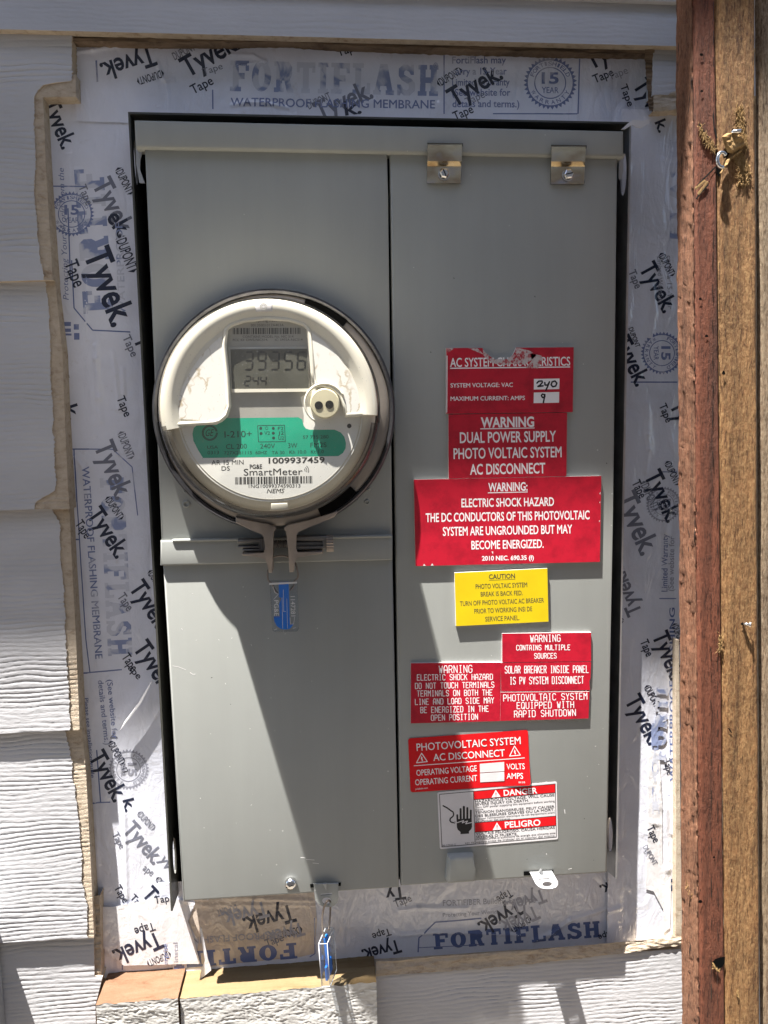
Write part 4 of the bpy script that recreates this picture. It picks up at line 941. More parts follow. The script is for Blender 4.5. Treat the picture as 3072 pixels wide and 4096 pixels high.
# top flap: a folded hood with a rolled lower lip and cut-outs for the latches
slab("top_flap", [U(*p) for p in ((289, 258), (1348, 282), (1348, 339), (292, 318))], YD - 0.0045, YSH, M['enamel'], pan, 0.0022, 3)
for (k, pts) in (('l1', [(972, 1070), (1036, 1070), (1012, 1190), (1008, 1268), (1052, 1388), (1004, 1385), (988, 1290), (976, 1215)]), ('r1', [(168, 1375), (205, 1375), (205, 1500), (190, 1560), (172, 1580), (165, 1560)])):
    slab("hinge_tab", ZZ(k, pts), -0.0415, -0.0400, M['galv'], pan)
def hex_screw(name, p, r, y, parent, slot=0.6, flange=True, mat='steel'):
    c = at(p, y); bm = bmesh.new()
    if flange: lathe(bm, [(r * 1.28, y), (r * 1.28, y - 0.0006), (r, y - 0.001)], c.x, c.z, n=28)
    n = 6; pr = []
    for d in (y - 0.0004, y - 0.0034): pr.append([bm.verts.new((c.x + r * math.cos(slot + math.pi * k / 3), d, c.z + r * math.sin(slot + math.pi * k / 3))) for k in range(n)])
    top = [bm.verts.new((c.x + r * 0.80 * math.cos(slot + math.pi * k / 3), y - 0.0040, c.z + r * 0.80 * math.sin(slot + math.pi * k / 3))) for k in range(n)]
    for A, B in ((pr[0], pr[1]), (pr[1], top)):
        for k in range(n): bm.faces.new((A[k], A[(k + 1) % n], B[(k + 1) % n], B[k]))
    bm.faces.new(top)
    s = bm_obj(name, bm, M[mat], parent)
    d = Vector((math.cos(slot * 2.2), 0, math.sin(slot * 2.2))) * r * 0.78; nn = Vector((-d.z, 0, d.x)).normalized() * r * 0.10; o = Vector((c.x, y - 0.00415, c.z))
    mesh_obj("slot", [o + d + nn, o - d + nn, o - d - nn, o + d - nn], [(0, 1, 2, 3)], M['dark'], s)
    return s
for (xa, xb, tops, nm) in ((18, 248, (793, 912, 1050), 0.9), (840, 1068, (806, 914, 1055), 0.1)):
    dx = -5
    rows = [(tops[0] - 6, YD - 0.0052), (tops[0] + 4, YD - 0.0075), (tops[0] + 30, YD - 0.0080), (tops[1] - 28, YD - 0.0080), (tops[1] - 8, YD - 0.0077), (tops[1] + 12, YD - 0.0045), (tops[1] + 26, YD - 0.0022), (tops[2], YD - 0.0020)]
    vs, fs = [], []
    for i, (y, d) in enumerate(rows):
        t = (y - rows[0][0]) / (rows[-1][0] - rows[0][0])
        for x in (xa + dx * t, xb - 12 * t): vs.append(at(Z('t2', x, y), d))
    n0 = len(vs); vs += [v + Vector((0, 0.0014, 0)) for v in vs]
    for i in range(len(rows) - 1):
        a = 2 * i; fs += [(a, a + 2, a + 3, a + 1), (n0 + a, n0 + a + 1, n0 + a + 3, n0 + a + 2), (a, n0 + a, n0 + a + 2, a + 2), (a + 1, a + 3, n0 + a + 3, n0 + a + 1)]
    fs += [(0, 1, n0 + 1, n0), (n0 - 2, 2 * n0 - 2, 2 * n0 - 1, n0 - 1)]
    cl = mesh_obj("latch_clip", vs, fs, M['zinc'], pan, smooth_angle=math.radians(28))
    slab("slot", ZZ('t2', [(xa - 3, tops[0] - 11), (xb + 4, tops[0] - 8), (xb + 3, tops[0] + 12), (xb - 2, tops[0] + 12), (xb - 2, tops[0] + 2), (xa, tops[0] - 1)]), YD - 0.0048, YD - 0.0044, M['dark'], cl)
    hex_screw("screw", Z('t2', (xa + xb) / 2 - 8, tops[2] - 58), 0.0037, YD - 0.0022, cl, nm)
# hasps, pull, bottom screw
def tilted_hasp(k, outer, holes, y0, y1, d0, d1):
    w = lambda p: (p[0], -p[1])
    def mp(a, b, d):
        q = at(Z(k, a, -b), lerp(d0, d1, (-b - y0) / (y1 - y0))); return Vector((q.x, q.y + (0.0005 if d > 0 else -0.0005), q.z))
    return holed("hasp", [w(p) for p in outer], [[w(p) for p in h] for h in holes], 1.0, mp, M['galv'], pan)
def hasp(k, outer, holes, y, mat='galv'):
    w = lambda p: (lambda q: (q.x, q.z))(at(Z(k, *p), y))
    return holed("hasp", [w(p) for p in outer], [[w(p) for p in h] for h in holes], 0.0014, lambda a, b, d: Vector((a, y + d, b)), M[mat], pan)
h1 = hasp('b1', [(1086, 176), (1250, 172), (1250, 262), (1243, 295), (1228, 315), (1205, 326), (1155, 326), (1120, 310), (1098, 280), (1092, 250)], [[(1133, 240), (1209, 233), (1209, 245), (1133, 252)], ell(1172, 288, 31, 25)], -0.0478, 'enamel')
slab("slot", ZZ('b1', [(1062, 180), (1268, 170), (1266, 190), (1064, 202)]), YD - 0.0006, YD - 0.0001, M['dark'], h1)
slab("strike", ZZ('b1', [(1148, 180), (1172, 178), (1170, 222)]), -0.0505, -0.0484, M['galv'], h1)
h2 = tilted_hasp('b2', [(860, 98), (1008, 90), (1046, 158), (1047, 178), (1036, 196), (1010, 205), (975, 208), (940, 203), (915, 190), (898, 172)], [[(918, 140), (990, 135), (992, 145), (920, 150)], ell(976, 177, 33, 18)], 90, 208, -0.0462, -0.0615)
slab("slot", ZZ('b2', [(822, 96), (1018, 85), (1017, 108), (822, 122)]), YD - 0.0006, YD - 0.0001, M['dark'], h2)
slab("strike", ZZ('b2', [(925, 100), (940, 82), (950, 100), (945, 124)]), -0.0500, -0.0478, M['galv'], h2)
slab("door_pull", ZZ('b2', [(322, 4), (492, -4), (500, 80), (506, 148), (498, 170), (322, 182), (306, 162)]), -0.0520, -0.040, M['enamel'], pan, 0.0034, 4)
c = at(Z('b1', 935, 165), YD); bm = bmesh.new(); lathe(bm, [(0.0050, YD), (0.0050, YD - 0.0025), (0.0042, YD - 0.0042), (0.0026, YD - 0.0052), (0.0001, YD - 0.0055)], c.x, c.z, n=28)
s = bm_obj("screw", bm, M['steel'], pan, 3.2)
o = Vector((c.x, YD - 0.0054, c.z)); d = Vector((0.0040, 0.0006, 0.0018)); nn = Vector((-0.0003, 0, 0.0007))
bm = bmesh.new(); tube(bm, [o + d * -1 + Vector((0, 0.0018, 0)), o, o + d + Vector((0, 0.0012, 0))], 0.0005, 6); bm_obj("slot", bm, M['dark'], s)
for k, x, y, r in (('m2', 238, 602, 9), ('m2', 242, 690, 14), ('m2', 1443, 582, 12), ('m2', 1441, 678, 10)):
    c = at(Z(k, x, y), YD); bm = bmesh.new(); R_ = r * 0.00012; lathe(bm, [(R_ * 2.0, YD), (R_ * 1.6, YD - 0.0006), (R_ * 1.1, YD - 0.0007), (R_ * 0.9, YD - 0.0001), (0.00005, YD - 0.0001)], c.x, c.z, n=18)
    bm_obj("rivet_hole", bm, M['enamel'], pan, 3.2)

# wear on the paint
SD = plane(YD)
for k, pts, w_ in (('l3', [(1188, 1457), (1240, 1466), (1302, 1490)], 5), ('l3', [(1340, 1515), (1365, 1532), (1384, 1530)], 8), ('l3', [(1265, 1128), (1275, 1142)], 6), ('b1', [(1036, 14), (1090, 18)], 3), ('b1', [(1080, 38), (1120, 42)], 3), ('b1', [(1000, 2), (1030, 4)], 5), (8, [(780, 180), (782, 196)], 3), (8, [(700, 60), (712, 66)], 3), ('b2', [(1118, 80), (1140, 74)], 4)):
    stroke(pan, "scratch", 'core', k, pts, w_, SD, 0.0002)
rnd = random.Random(5)
for _ in range(46):
    k, x, y = rnd.choice((('u', rnd.uniform(380, 640), rnd.uniform(1280, 1900)), ('u', rnd.uniform(900, 1300), rnd.uniform(1380, 1860)), ('u', rnd.uniform(1130, 1300), rnd.uniform(1560, 1860))))
    if k == 'u' and 640 < x and 880 < x < 1290 and 1350 < y < 1830 and not (x > 1215 and y > 1570): continue
    a = rnd.uniform(0, 6.28); L = rnd.uniform(0.5, 3.0); stroke(pan, "paint_fleck", rnd.choice(('core', 'core', 'dialink')), k, [(x, y), (x + L * math.cos(a), y + L * math.sin(a))], rnd.uniform(0.9, 1.6), SD, 0.0002)
for x, y in ((1190, 905), (1165, 912), (1155, 640), (980, 600), (930, 760), (1310, 1000)): stroke(pan, "paint_fleck", 'dialink', 'u', [(x, y), (x + 1, y + 1.5)], 1.6, SD, 0.0002)

# ================================================================== the meter
RC = at(U(593.0, 889.0), -0.072); MX, MZ = RC.x, RC.z
met = thing("electric_meter", (MX, YD, MZ), "round glass domed electric meter with a digital display plugged into the panel", "electric meter")
bm = bmesh.new(); lathe(bm, [(0.0955, YD + 0.0005), (0.0945, YD - 0.0012), (0.0900, YD - 0.0020), (0.070, YD - 0.0020)], MX, MZ, sc=0.982, n=120); bm_obj("socket_collar", bm, M['enamel'], pan, math.radians(50))
bm = bmesh.new(); lathe(bm, [(0.0900, -0.0465), (0.0900, -0.0620), (0.0870, -0.0642), (0.0795, -0.0650), (0.0790, -0.0640)], MX, MZ, sc=0.982, n=120); bm_obj("base_flange", bm, M['flange'], met, math.radians(50))
bm = bmesh.new(); lathe(bm, [(0.0782, -0.0650), (0.0770, -0.0860), (0.0735, -0.1040), (0.0690, -0.1110), (0.0642, -0.1128)], MX, MZ, sc=0.982, n=120); bm_obj("inner_cup", bm, M['cup'], met, math.radians(60))
bm = bmesh.new(); lathe(bm, [(0.0660, -0.1115), (0.0660, -0.1125), (0.0002, -0.1125)], MX, MZ, sc=0.982, n=96); bm_obj("dial_face", bm, M['face'], met)
bm = bmesh.new(); lathe(bm, [(0.0795, -0.0652), (0.0785, -0.112), (0.0772, -0.1185), (0.0748, -0.1235), (0.0715, -0.1262), (0.068, -0.1272), (0.0002, -0.1276)], MX, MZ, sc=0.982, n=128)
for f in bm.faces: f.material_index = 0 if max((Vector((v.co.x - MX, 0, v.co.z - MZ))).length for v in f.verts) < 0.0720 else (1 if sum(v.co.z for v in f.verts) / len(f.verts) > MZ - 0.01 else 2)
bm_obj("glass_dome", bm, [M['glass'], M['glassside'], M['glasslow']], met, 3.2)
for a0, a1, r0, r1 in ((50, 73, 0.0820, 0.0896), (-68, -46, 0.0830, 0.0896), (184, 200, 0.0866, 0.0902)):
    bm = bmesh.new(); lathe(bm, [(r0, -0.0640), (r0, -0.0662), (r1, -0.0662), (r1, -0.0630)], MX, MZ, a0, a1, 16, sc=0.982, close=True); bm_obj("rim_tab", bm, M['dark'], met)
# bezel: a horseshoe of ivory plastic round the display
arc = lambda r, a0, a1, n=60: [(793 + r * math.cos(math.radians(lerp(a0, a1, i / n))), 820 - r * math.sin(math.radians(lerp(a0, a1, i / n)))) for i in range(n + 1)]
WIN = [(1500, 868), (1300, 880), (1290, 820), (1262, 745), (1215, 700), (1150, 682), (1092, 682), (1080, 600), (1052, 310), (1020, 275), (930, 246), (770, 236), (620, 252), (540, 280), (505, 310), (492, 420), (512, 620), (524, 820), (505, 880), (460, 918), (420, 928), (100, 945)]
bm = bmesh.new(); add_slab(bm, [at(Z('m1', *p), -0.1160) for p in arc(704, 190, -3)] + [at(Z('m1', *p), -0.1160) for p in WIN], -0.1120, 0.0008)
bz = bm_obj("bezel", bm, M['bezel'], met, math.radians(40))
bm = bmesh.new(); lathe(bm, [(0.0762, -0.0860), (0.0762, -0.1165), (0.0755, -0.1182), (0.0740, -0.1190), (0.0688, -0.1190), (0.0674, -0.1184), (0.0640, -0.1166), (0.0628, -0.1161), (0.0628, -0.1130), (0.0700, -0.1080), (0.0735, -0.0860)], MX, MZ, -4, 190.5, 110, sc=0.982, close=True)
bm_obj("bezel_rim", bm, M['bezel'], bz, math.radians(35))
bm = bmesh.new(); tube(bm, [at(Z('m1', *p), -0.1158) for p in WIN], 0.0016, 8); bm_obj("bezel_lip", bm, M['bezel'], bz, 3.2)
def cracked():
    m, n, l, b = nodes("cracked_label")
    g = n.new("ShaderNodeNewGeometry"); v = n.new("ShaderNodeTexVoronoi"); v.feature = 'DISTANCE_TO_EDGE'; v.inputs["Scale"].default_value = 85.0
    mp = n.new("ShaderNodeMapping"); mp.inputs["Scale"].default_value = (1.5, 1, 0.55); nn = noise_node(n, l, 60.0, 4.0)
    ad = n.new("ShaderNodeVectorMath"); ad.operation = 'MULTIPLY_ADD'; l.new(nn.outputs[1], ad.inputs[0]); ad.inputs[1].default_value = (0.02,) * 3; l.new(g.outputs["Position"], ad.inputs[2])
    l.new(ad.outputs[0], mp.inputs[0]); l.new(mp.outputs[0], v.inputs[0])
    r = ramp(n, l, v.outputs["Distance"], [(0.0, (1, 1, 1)), (0.075, (0, 0, 0))]); k = noise_node(n, l, 48.0, 2.0); kr = ramp(n, l, k.outputs[0], [(0.44, (0, 0, 0)), (0.56, (0.85, 0.85, 0.85))])
    mu = mix(n, l, 1.0, r.outputs[0], kr.outputs[0], 'MULTIPLY'); c = mix(n, l, mu, (0.80, 0.79, 0.755), (0.44, 0.34, 0.20)); l.new(c, b.inputs["Base Color"]); b.inputs["Roughness"].default_value = 0.45; return m
M['cracked'] = cracked()
for pts in ([(172, 905), (182, 800), (215, 690), (270, 585), (340, 485), (410, 410), (478, 352), (482, 440), (500, 640), (508, 800), (495, 868), (450, 905), (400, 915)], [(1072, 330), (1150, 385), (1250, 490), (1335, 610), (1390, 730), (1420, 862), (1310, 868), (1300, 805), (1268, 730), (1210, 680), (1150, 664), (1104, 662)]):
    slab("side_label", ZZ('m1', pts), -0.1164, -0.1155, M['cracked'], bz)
SFACE = plane(-0.1125)
poly(met, "display_plate", 'dialgrey', 'm1', [(480, 250), (1060, 250), (1100, 700), (1000, 760), (1020, 880), (1020, 930), (495, 945), (520, 800)], SFACE, 0.0001)
slab("display_frame", ZZ('m1', [(512, 430), (1048, 425), (1064, 722), (534, 730)]), -0.1136, -0.1122, M['dialgrey'], met, 0.0006)
scr = slab("lcd_screen", ZZ('m1', [(533, 443), (1042, 440), (1055, 703), (545, 706)]), -0.1139, -0.1130, M['lcd'], met)
slab("display_sill", ZZ('m1', [(540, 707), (1058, 704), (1062, 724), (542, 730)]), -0.1143, -0.1130, M['bezel'], met)
SLCD = plane(-0.1139)
D7 = {'3': 'abgcd', '9': 'abcdfg', '5': 'afgcd', '6': 'afgedc', '2': 'abged', '4': 'fgbc', '8': 'abcdefg'}
def digit(ch, x, y, w_, h_, th, sl):
    seg = {'a': ((0, 0), (1, 0)), 'b': ((1, 0), (1, .5)), 'c': ((1, .5), (1, 1)), 'd': ((0, 1), (1, 1)), 'e': ((0, .5), (0, 1)), 'f': ((0, 0), (0, .5)), 'g': ((0, .5), (1, .5))}
    for s_ in D7[ch]:
        (ax, ay), (bx, by) = seg[s_]; hz = ay == by
        p = lambda u, v: (x + u * w_ + sl * (1 - v) * 10, y + v * h_)
        a, b = Vector(p(ax, ay)), Vector(p(bx, by)); d_ = (b - a).normalized(); a += d_ * th * .62; b -= d_ * th * .62; n_ = Vector((-d_.y, d_.x)) * th / 2
        poly(scr, "lcd_digits", 'seg', 'm1', [a - d_ * th * .45, a + n_, b + n_, b + d_ * th * .45, b - n_, a - n_], SLCD, 0.0003)
for ch, x in zip("39356", (628, 715, 802, 890, 977)): digit(ch, x, 462, 50, 116, 13, 0.6)
for ch, x in zip("244", (628, 680, 732)): digit(ch, x, 622, 36, 62, 9, 0.5)
poly(met, "green_band", 'green', 'm2', [(508, 120), (985, 115), (1010, 130), (1020, 170), (1035, 190), (1060, 197), (1225, 197), (1265, 215), (1290, 245), (1300, 285), (1298, 320), (1280, 352), (1250, 372), (352, 385), (318, 330), (288, 270), (282, 225), (290, 185), (315, 165), (440, 165), (480, 145)], SFACE, 0.0002)
def dt(s, x0, y0, x1, y1, cap, mat='dialink', b=0.0, sh=0.0, k='m2'): text(met, "dial_lettering", mat, k, s, x0, y0, x1, y1, cap, SFACE, 0.00045, b, sh)
G = 'greenink'
dt("I-210+", 495, 250, 676, 245, 42, G); dt("57 735 280", 1015, 258, 1185, 255, 22, G); dt("USA", 380, 325, 452, 323, 21, G); dt("0313", 382, 361, 458, 359, 22, G)
dt("CL 200", 505, 325, 643, 322, 31, G); dt("240V", 732, 322, 830, 320, 31, G); dt("3W", 917, 318, 978, 317, 31, G); dt("FM2S", 1065, 315, 1172, 312, 31, G)
dt("727X281115", 492, 362, 677, 360, 21, G); dt("60HZ", 700, 360, 777, 359, 21, G); dt("TA 30", 808, 360, 893, 359, 21, G); dt("Kh 10.0", 925, 357, 1037, 355, 22, G); dt("Kt 1.0", 1068, 355, 1153, 353, 22, G)
for s_, x, y in (("O", 764, 198), ("F2", 848, 200), ("V2", 758, 230), ("J2", 850, 230), ("U2", 851, 263)): dt(s_, x, y, x + (38 if len(s_) > 1 else 20), y, 22, G)
for x, y in ((735, 188), (818, 188), (737, 222), (818, 220), (820, 252)): poly(met, "dial_lettering", G, 'm2', circle_pts(x, y, 10, 14), SFACE, 0.00045)
stroke(met, "dial_lettering", G, 'm2', [(714, 170), (893, 167), (898, 276), (720, 278)], 4, SFACE, 0.0004, True)
for r in (50, 43): stroke(met, "dial_lettering", G, 'm2', circle_pts(397, 218, r, 30), 5, SFACE, 0.0004)
dt("GE", 370, 240, 426, 238, 44, G, 0.0, 0.35)
dt("AR 15 MIN", 408, 430, 621, 427, 30); dt("DS", 475, 468, 530, 467, 28); dt("1009937459", 787, 421, 1160, 415, 36, 'dialink', 0.022); dt("PG&E", 662, 457, 744, 455, 28, 'dialink', 0.018)
dt("SmartMeter", 622, 501, 1012, 496, 44); dt("1NG10099374590313", 655, 583, 998, 580, 22); dt("NEMS", 775, 618, 893, 616, 28, 'dialink', 0.0, 0.25)
for r in (14, 26, 38): stroke(met, "dial_lettering", 'dialink', 'm2', circle_pts(1015, 468, r, 8, -50, 20), 4, SFACE, 0.0004)
bars(met, "dial_lettering", 'dialink', 'm2', (565, 512), (1083, 504), 48, SFACE, 0.00045, 40)
poly(met, "dial_lettering", 'dialink', 'm2', circle_pts(1322, 172, 15, 16), SFACE, 0.00045)
bars(met, "dial_lettering", 'dialink', 'm1', (550, 302), (1005, 300), 42, SFACE, 0.00045, 40)
for s_, x0, y0, x1, cap in (("Silver Spring Networks", 622, 262, 925, 17), ("00135001017A403A", 670, 293, 888, 17), ("CONTAINS MODEL No. NIC 514", 615, 368, 952, 16), ("FCC ID: OWS-NIC514,", 550, 389, 783, 15), ("IC: 5975A-NIC514", 830, 388, 1012, 15)): dt(s_, x0, y0, x1, y0 - 2, cap, 'dialink', 0, 0, 'm1')
pc = at(Z('m1', 1160, 803), -0.118)
bm = bmesh.new(); lathe(bm, [(0.0104, -0.1120), (0.0104, -0.1178), (0.0096, -0.1186), (0.0001, -0.1188)], pc.x, pc.z, n=40); op = bm_obj("optical_port", bm, M['port'], met, math.radians(40))
for x, y in ((1120, 815), (1191, 810)):
    q = at(Z('m1', x, y), -0.1190); bm = bmesh.new(); lathe(bm, [(0.0029, -0.1187), (0.0027, -0.1191), (0.0001, -0.1191)], q.x, q.z, n=24); bm_obj("port_eye", bm, M['seg'], op)
bm = bmesh.new(); tube(bm, [Vector((pc.x + 0.0138 * math.cos(math.radians(a)), -0.1170, pc.z + 0.0138 * math.sin(math.radians(a)))) for a in range(20, 250, 10)], 0.0009, 8); bm_obj("port_ring", bm, M['bezel'], op, 3.2)
tb = slab("dome_tab", ZZ('m1', [(692, 137), (811, 135), (812, 190), (702, 194)]), -0.1196, -0.1185, M['label'], met, 0.0008)
for r in (22, 12): stroke(tb, "screw_mark", 'dialgrey', 'm1', circle_pts(753, 160, r, 14), 5, plane(-0.1196), 0.0002)
slab("dome_tab", ZZ('m2', [(803, 688), (912, 684), (918, 730), (800, 736)]), -0.1215, -0.1195, M['cup'], met, 0.0008)

# ================================================================== sealing ring
rg = thing("sealing_ring", (MX, -0.07, MZ - 0.092), "dull metal clamp ring round the meter with a screw between two lugs", "clamp ring")
prof = [(0.0912, -0.0462), (0.0938, -0.0478), (0.0948, -0.0520), (0.0949, -0.0590), (0.0942, -0.0628), (0.0925, -0.0642), (0.0906, -0.0636), (0.0900, -0.0610), (0.0905, -0.0475)]
bm = bmesh.new(); lathe(bm, prof, MX, MZ, -85, 265, 160, sc=0.982, close=True); bm_obj("ring_band", bm, M['ring'], rg, math.radians(50))
L1 = [(-30, 30), (250, 108), (500, 152), (600, 180), (628, 215), (626, 264), (585, 268), (583, 930), (576, 960), (516, 960), (508, 880), (498, 790), (470, 728), (385, 692), (75, 672), (75, 638), (440, 640), (462, 600), (458, 520), (446, 360), (422, 312), (250, 262), (-30, 130)]
L2 = [(1659, -30), (1600, 38), (1400, 122), (1180, 205), (1000, 272), (965, 330), (958, 560), (990, 636), (1400, 598), (1420, 640), (1200, 668), (1000, 690), (962, 735), (945, 820), (932, 945), (862, 950), (842, 600), (820, 268), (782, 260), (776, 212), (850, 150), (1200, 98), (1640, -70)]
slab("ring_lug", ZZ('s1', L1), -0.066, -0.0495, M['lug'], rg, 0.0007); slab("ring_lug", ZZ('s1', L2), -0.066, -0.0495, M['lug'], rg, 0.0007)
ax = [at(Z('s1', x, y), -0.057) for x, y in ((-10, 490), (350, 485), (1475, 470), (1590, 468))]
bm = bmesh.new(); P_, R_ = [], []
a, b = ax[1], ax[2]
for i in range(60):
    t = i / 59; P_.append(a.lerp(b, t)); R_.append(0.0026 + 0.0007 * (i % 2) if t < 0.42 else 0.0026)
tube(bm, P_, R_, 14); sc = bm_obj("clamp_screw", bm, M['bolt'], rg, math.radians(60))
bm = bmesh.new(); d = (ax[3] - ax[2]); n = 18; u_ = Vector((0, 1, 0)); v_ = Vector((0, 0, 1)); rr = []
for e in (0, 1): rr.append([bm.verts.new(ax[2] + d * e + (u_ * math.cos(2 * math.pi * k / (2 * n)) + v_ * math.sin(2 * math.pi * k / (2 * n))) * (0.0068 if k % 2 else 0.0061)) for k in range(2 * n)])
for k in range(2 * n): bm.faces.new((rr[0][k], rr[0][(k + 1) % (2 * n)], rr[1][(k + 1) % (2 * n)], rr[1][k]))
bm.faces.new(rr[0][::-1]); bm.faces.new(rr[1]); bm_obj("screw_head", bm, M['lug'], sc)
for pts, nm in (([(965, 362), (1478, 350), (1478, 425), (968, 432)], 0), ([(968, 520), (1420, 515), (1478, 560), (968, 582)], 0), ([(1410, 400), (1478, 398), (1478, 560), (1410, 550)], 0), ([(0, 412), (372, 405), (372, 455), (0, 468)], 0), ([(0, 520), (372, 512), (372, 550), (0, 548)], 0), ([(78, 570), (468, 560), (455, 600), (78, 604)], 0)):
    slab("screw_sleeve", ZZ('s1', pts), -0.0615, -0.0515, M['bolt'], rg, 0.0006)
for x in (366, 392, 418, 444): slab("washer", ZZ('s1', [(x, 398), (x + 16, 398), (x + 16, 566), (x, 566)]), -0.0625, -0.051, M['bolt'], rg)
bm = bmesh.new(); tube(bm, curve_pts([at(Z('s1', x, y), -0.058) for x, y in ((575, 715), (640, 688), (720, 676), (790, 682), (850, 705))]), 0.0008, 8); bm_obj("bail_wire", bm, M['lug'], rg, 3.2)

# ================================================================== wire seals
s1 = thing("wire_seal", at(Z('s1', 770, 1120), -0.0605), "clear plastic seal with a blue insert hanging flat from the meter's ring", "seal", "clear seals with blue inserts")
slab("seal_case", ZZ('s1', [(528, 1122), (985, 1108), (990, 1140), (1018, 1890), (990, 1938), (620, 1950), (575, 1925), (535, 1160)]), -0.0655, -0.056, M['acrylic'], s1, 0.0009)
slab("seal_rim", ZZ('s1', [(528, 1128), (985, 1108), (988, 1136), (526, 1160)]), -0.0661, -0.0656, M['etch'], s1)
slab("seal_insert", ZZ('s1', [(682, 1128), (846, 1120), (866, 1830), (922, 1826), (870, 1888), (800, 1898), (720, 1890), (650, 1840), (612, 1765), (602, 1705), (704, 1700), (690, 1480), (730, 1380), (690, 1360)]), -0.063, -0.059, M['sealblue'], s1)
SS = plane(-0.0655)
text(s1, "etching", 'etch', 's1', "PG&E", 606, 1415, 612, 1675, 72, SS, 0.0003); text(s1, "etching", 'etch', 's1', "1147281", 880, 1348, 890, 1680, 72, SS, 0.0003)
for pts in ([(590, 1180), (620, 1290), (680, 1310), (600, 1400)], [(740, 1370), (750, 1880)], [(818, 1390), (830, 1880)], [(870, 1700), (880, 1810), (930, 1810), (950, 1690)], [(612, 1905), (655, 1890)], [(920, 1880), (970, 1868)], [(760, 1240), (765, 1600), (800, 1600)]): stroke(s1, "etching", 'etch', 's1', pts, 6, SS, 0.0003)
bm = bmesh.new(); tube(bm, curve_pts([at(Z('s1', x, y), d) for x, y, d in ((575, 880, -0.0535), (505, 920, -0.0595), (508, 1075, -0.061), (570, 1135, -0.061), (610, 1230, -0.061), (670, 1300, -0.061))]), 0.0007, 6)
tube(bm, curve_pts([at(Z('s1', x, y), d) for x, y, d in ((900, 760, -0.0535), (960, 800, -0.0595), (998, 940, -0.061), (996, 1040, -0.061), (935, 1105, -0.061), (930, 1180, -0.061), (870, 1250, -0.061))]), 0.0007, 6); bm_obj("seal_wire", bm, M['wire'], s1, 3.2)
p = at(Z('s2', 570, 1270), -0.052)
s2 = thing("wire_seal", p, "clear plastic seal with a blue insert turned edge on below the lower door", "seal", "clear seals with blue inserts")
tl, tr, bk = at(Z('s2', 458, 1385), -0.060), at(Z('s2', 585, 1382), -0.0605), at_z(Z('s2', 682, 1150), at(Z('s2', 585, 1382), -0.0605).z)
dn = at(Z('s2', 505, 2015), -0.057) - tl
ex = tr - tl; ey = bk - tr
bm = bmesh.new(); V8 = [bm.verts.new(tl + ex * i + ey * j + dn * k) for i in (0, 1) for j in (0, 1) for k in (0, 1)]
for q in ((0, 1, 3, 2), (4, 6, 7, 5), (0, 4, 5, 1), (2, 3, 7, 6), (1, 5, 7, 3)): bm.faces.new([V8[i] for i in q])
bmesh.ops.bevel(bm, geom=[e for e in bm.edges if len(e.link_faces) == 2], offset=0.0007, segments=2, affect='EDGES')
bm_obj("seal_case", bm, M['acrylic'], s2, math.radians(40))
bm = bmesh.new()
def obx(i0, i1, j0, j1, k0, k1):
    v = [bm.verts.new(tl + ex * i + ey * j + dn * k) for i in (i0, i1) for j in (j0, j1) for k in (k0, k1)]
    for q in ((0, 1, 3, 2), (4, 6, 7, 5), (0, 4, 5, 1), (2, 3, 7, 6), (0, 2, 6, 4), (1, 5, 7, 3)): bm.faces.new([v[t] for t in q])
obx(0.35, 0.65, 0.30, 0.62, 0.0, 0.62); obx(0.35, 0.65, 0.16, 0.86, 0.62, 0.93)
bm_obj("seal_insert", bm, M['sealblue'], s2)
bm = bmesh.new(); obx(0.0, 0.14, 0.02, 0.98, -0.012, 0.012); obx(0.86, 1.0, 0.02, 0.98, -0.012, 0.012); obx(0.0, 1.0, -0.02, 0.05, -0.012, 0.012); obx(0.0, 1.0, 0.95, 1.02, -0.012, 0.012)
obx(0.0, 0.06, -0.01, 0.03, 0.0, 0.98); obx(0.94, 1.0, -0.01, 0.03, 0.0, 0.98); obx(0.94, 1.0, 0.97, 1.01, 0.0, 0.98)
bm_obj("seal_rim", bm, M['acrylic'], s2)
bm = bmesh.new()
for i, j in ((0, 0), (1, 0), (1, 1)): tube(bm, [tl + ex * i + ey * j, tl + ex * i + ey * j + dn], 0.00028, 6)  # white tubes painted in as edge highlights of the clear case
tube(bm, [tl, tr, bk], 0.00032, 6); tube(bm, [tl + dn, tr + dn, bk + dn], 0.0004, 6); tube(bm, [bk, bk - ex, tl], 0.00032, 6)
bm_obj("edge_highlights", bm, M['etch'], s2, 3.2)
bm = bmesh.new(); tube(bm, curve_pts([at(Z('s2', x, y), d) for x, y, d in ((545, 1300, -0.058), (520, 1190, -0.056), (512, 1050, -0.053), (525, 900, -0.051), (560, 790, -0.0505), (600, 745, -0.049), (630, 762, -0.046), (632, 850, -0.0455), (625, 1000, -0.048), (608, 1180, -0.053))]), 0.00085, 8); bm_obj("seal_wire", bm, M['wire'], s2, 3.2)

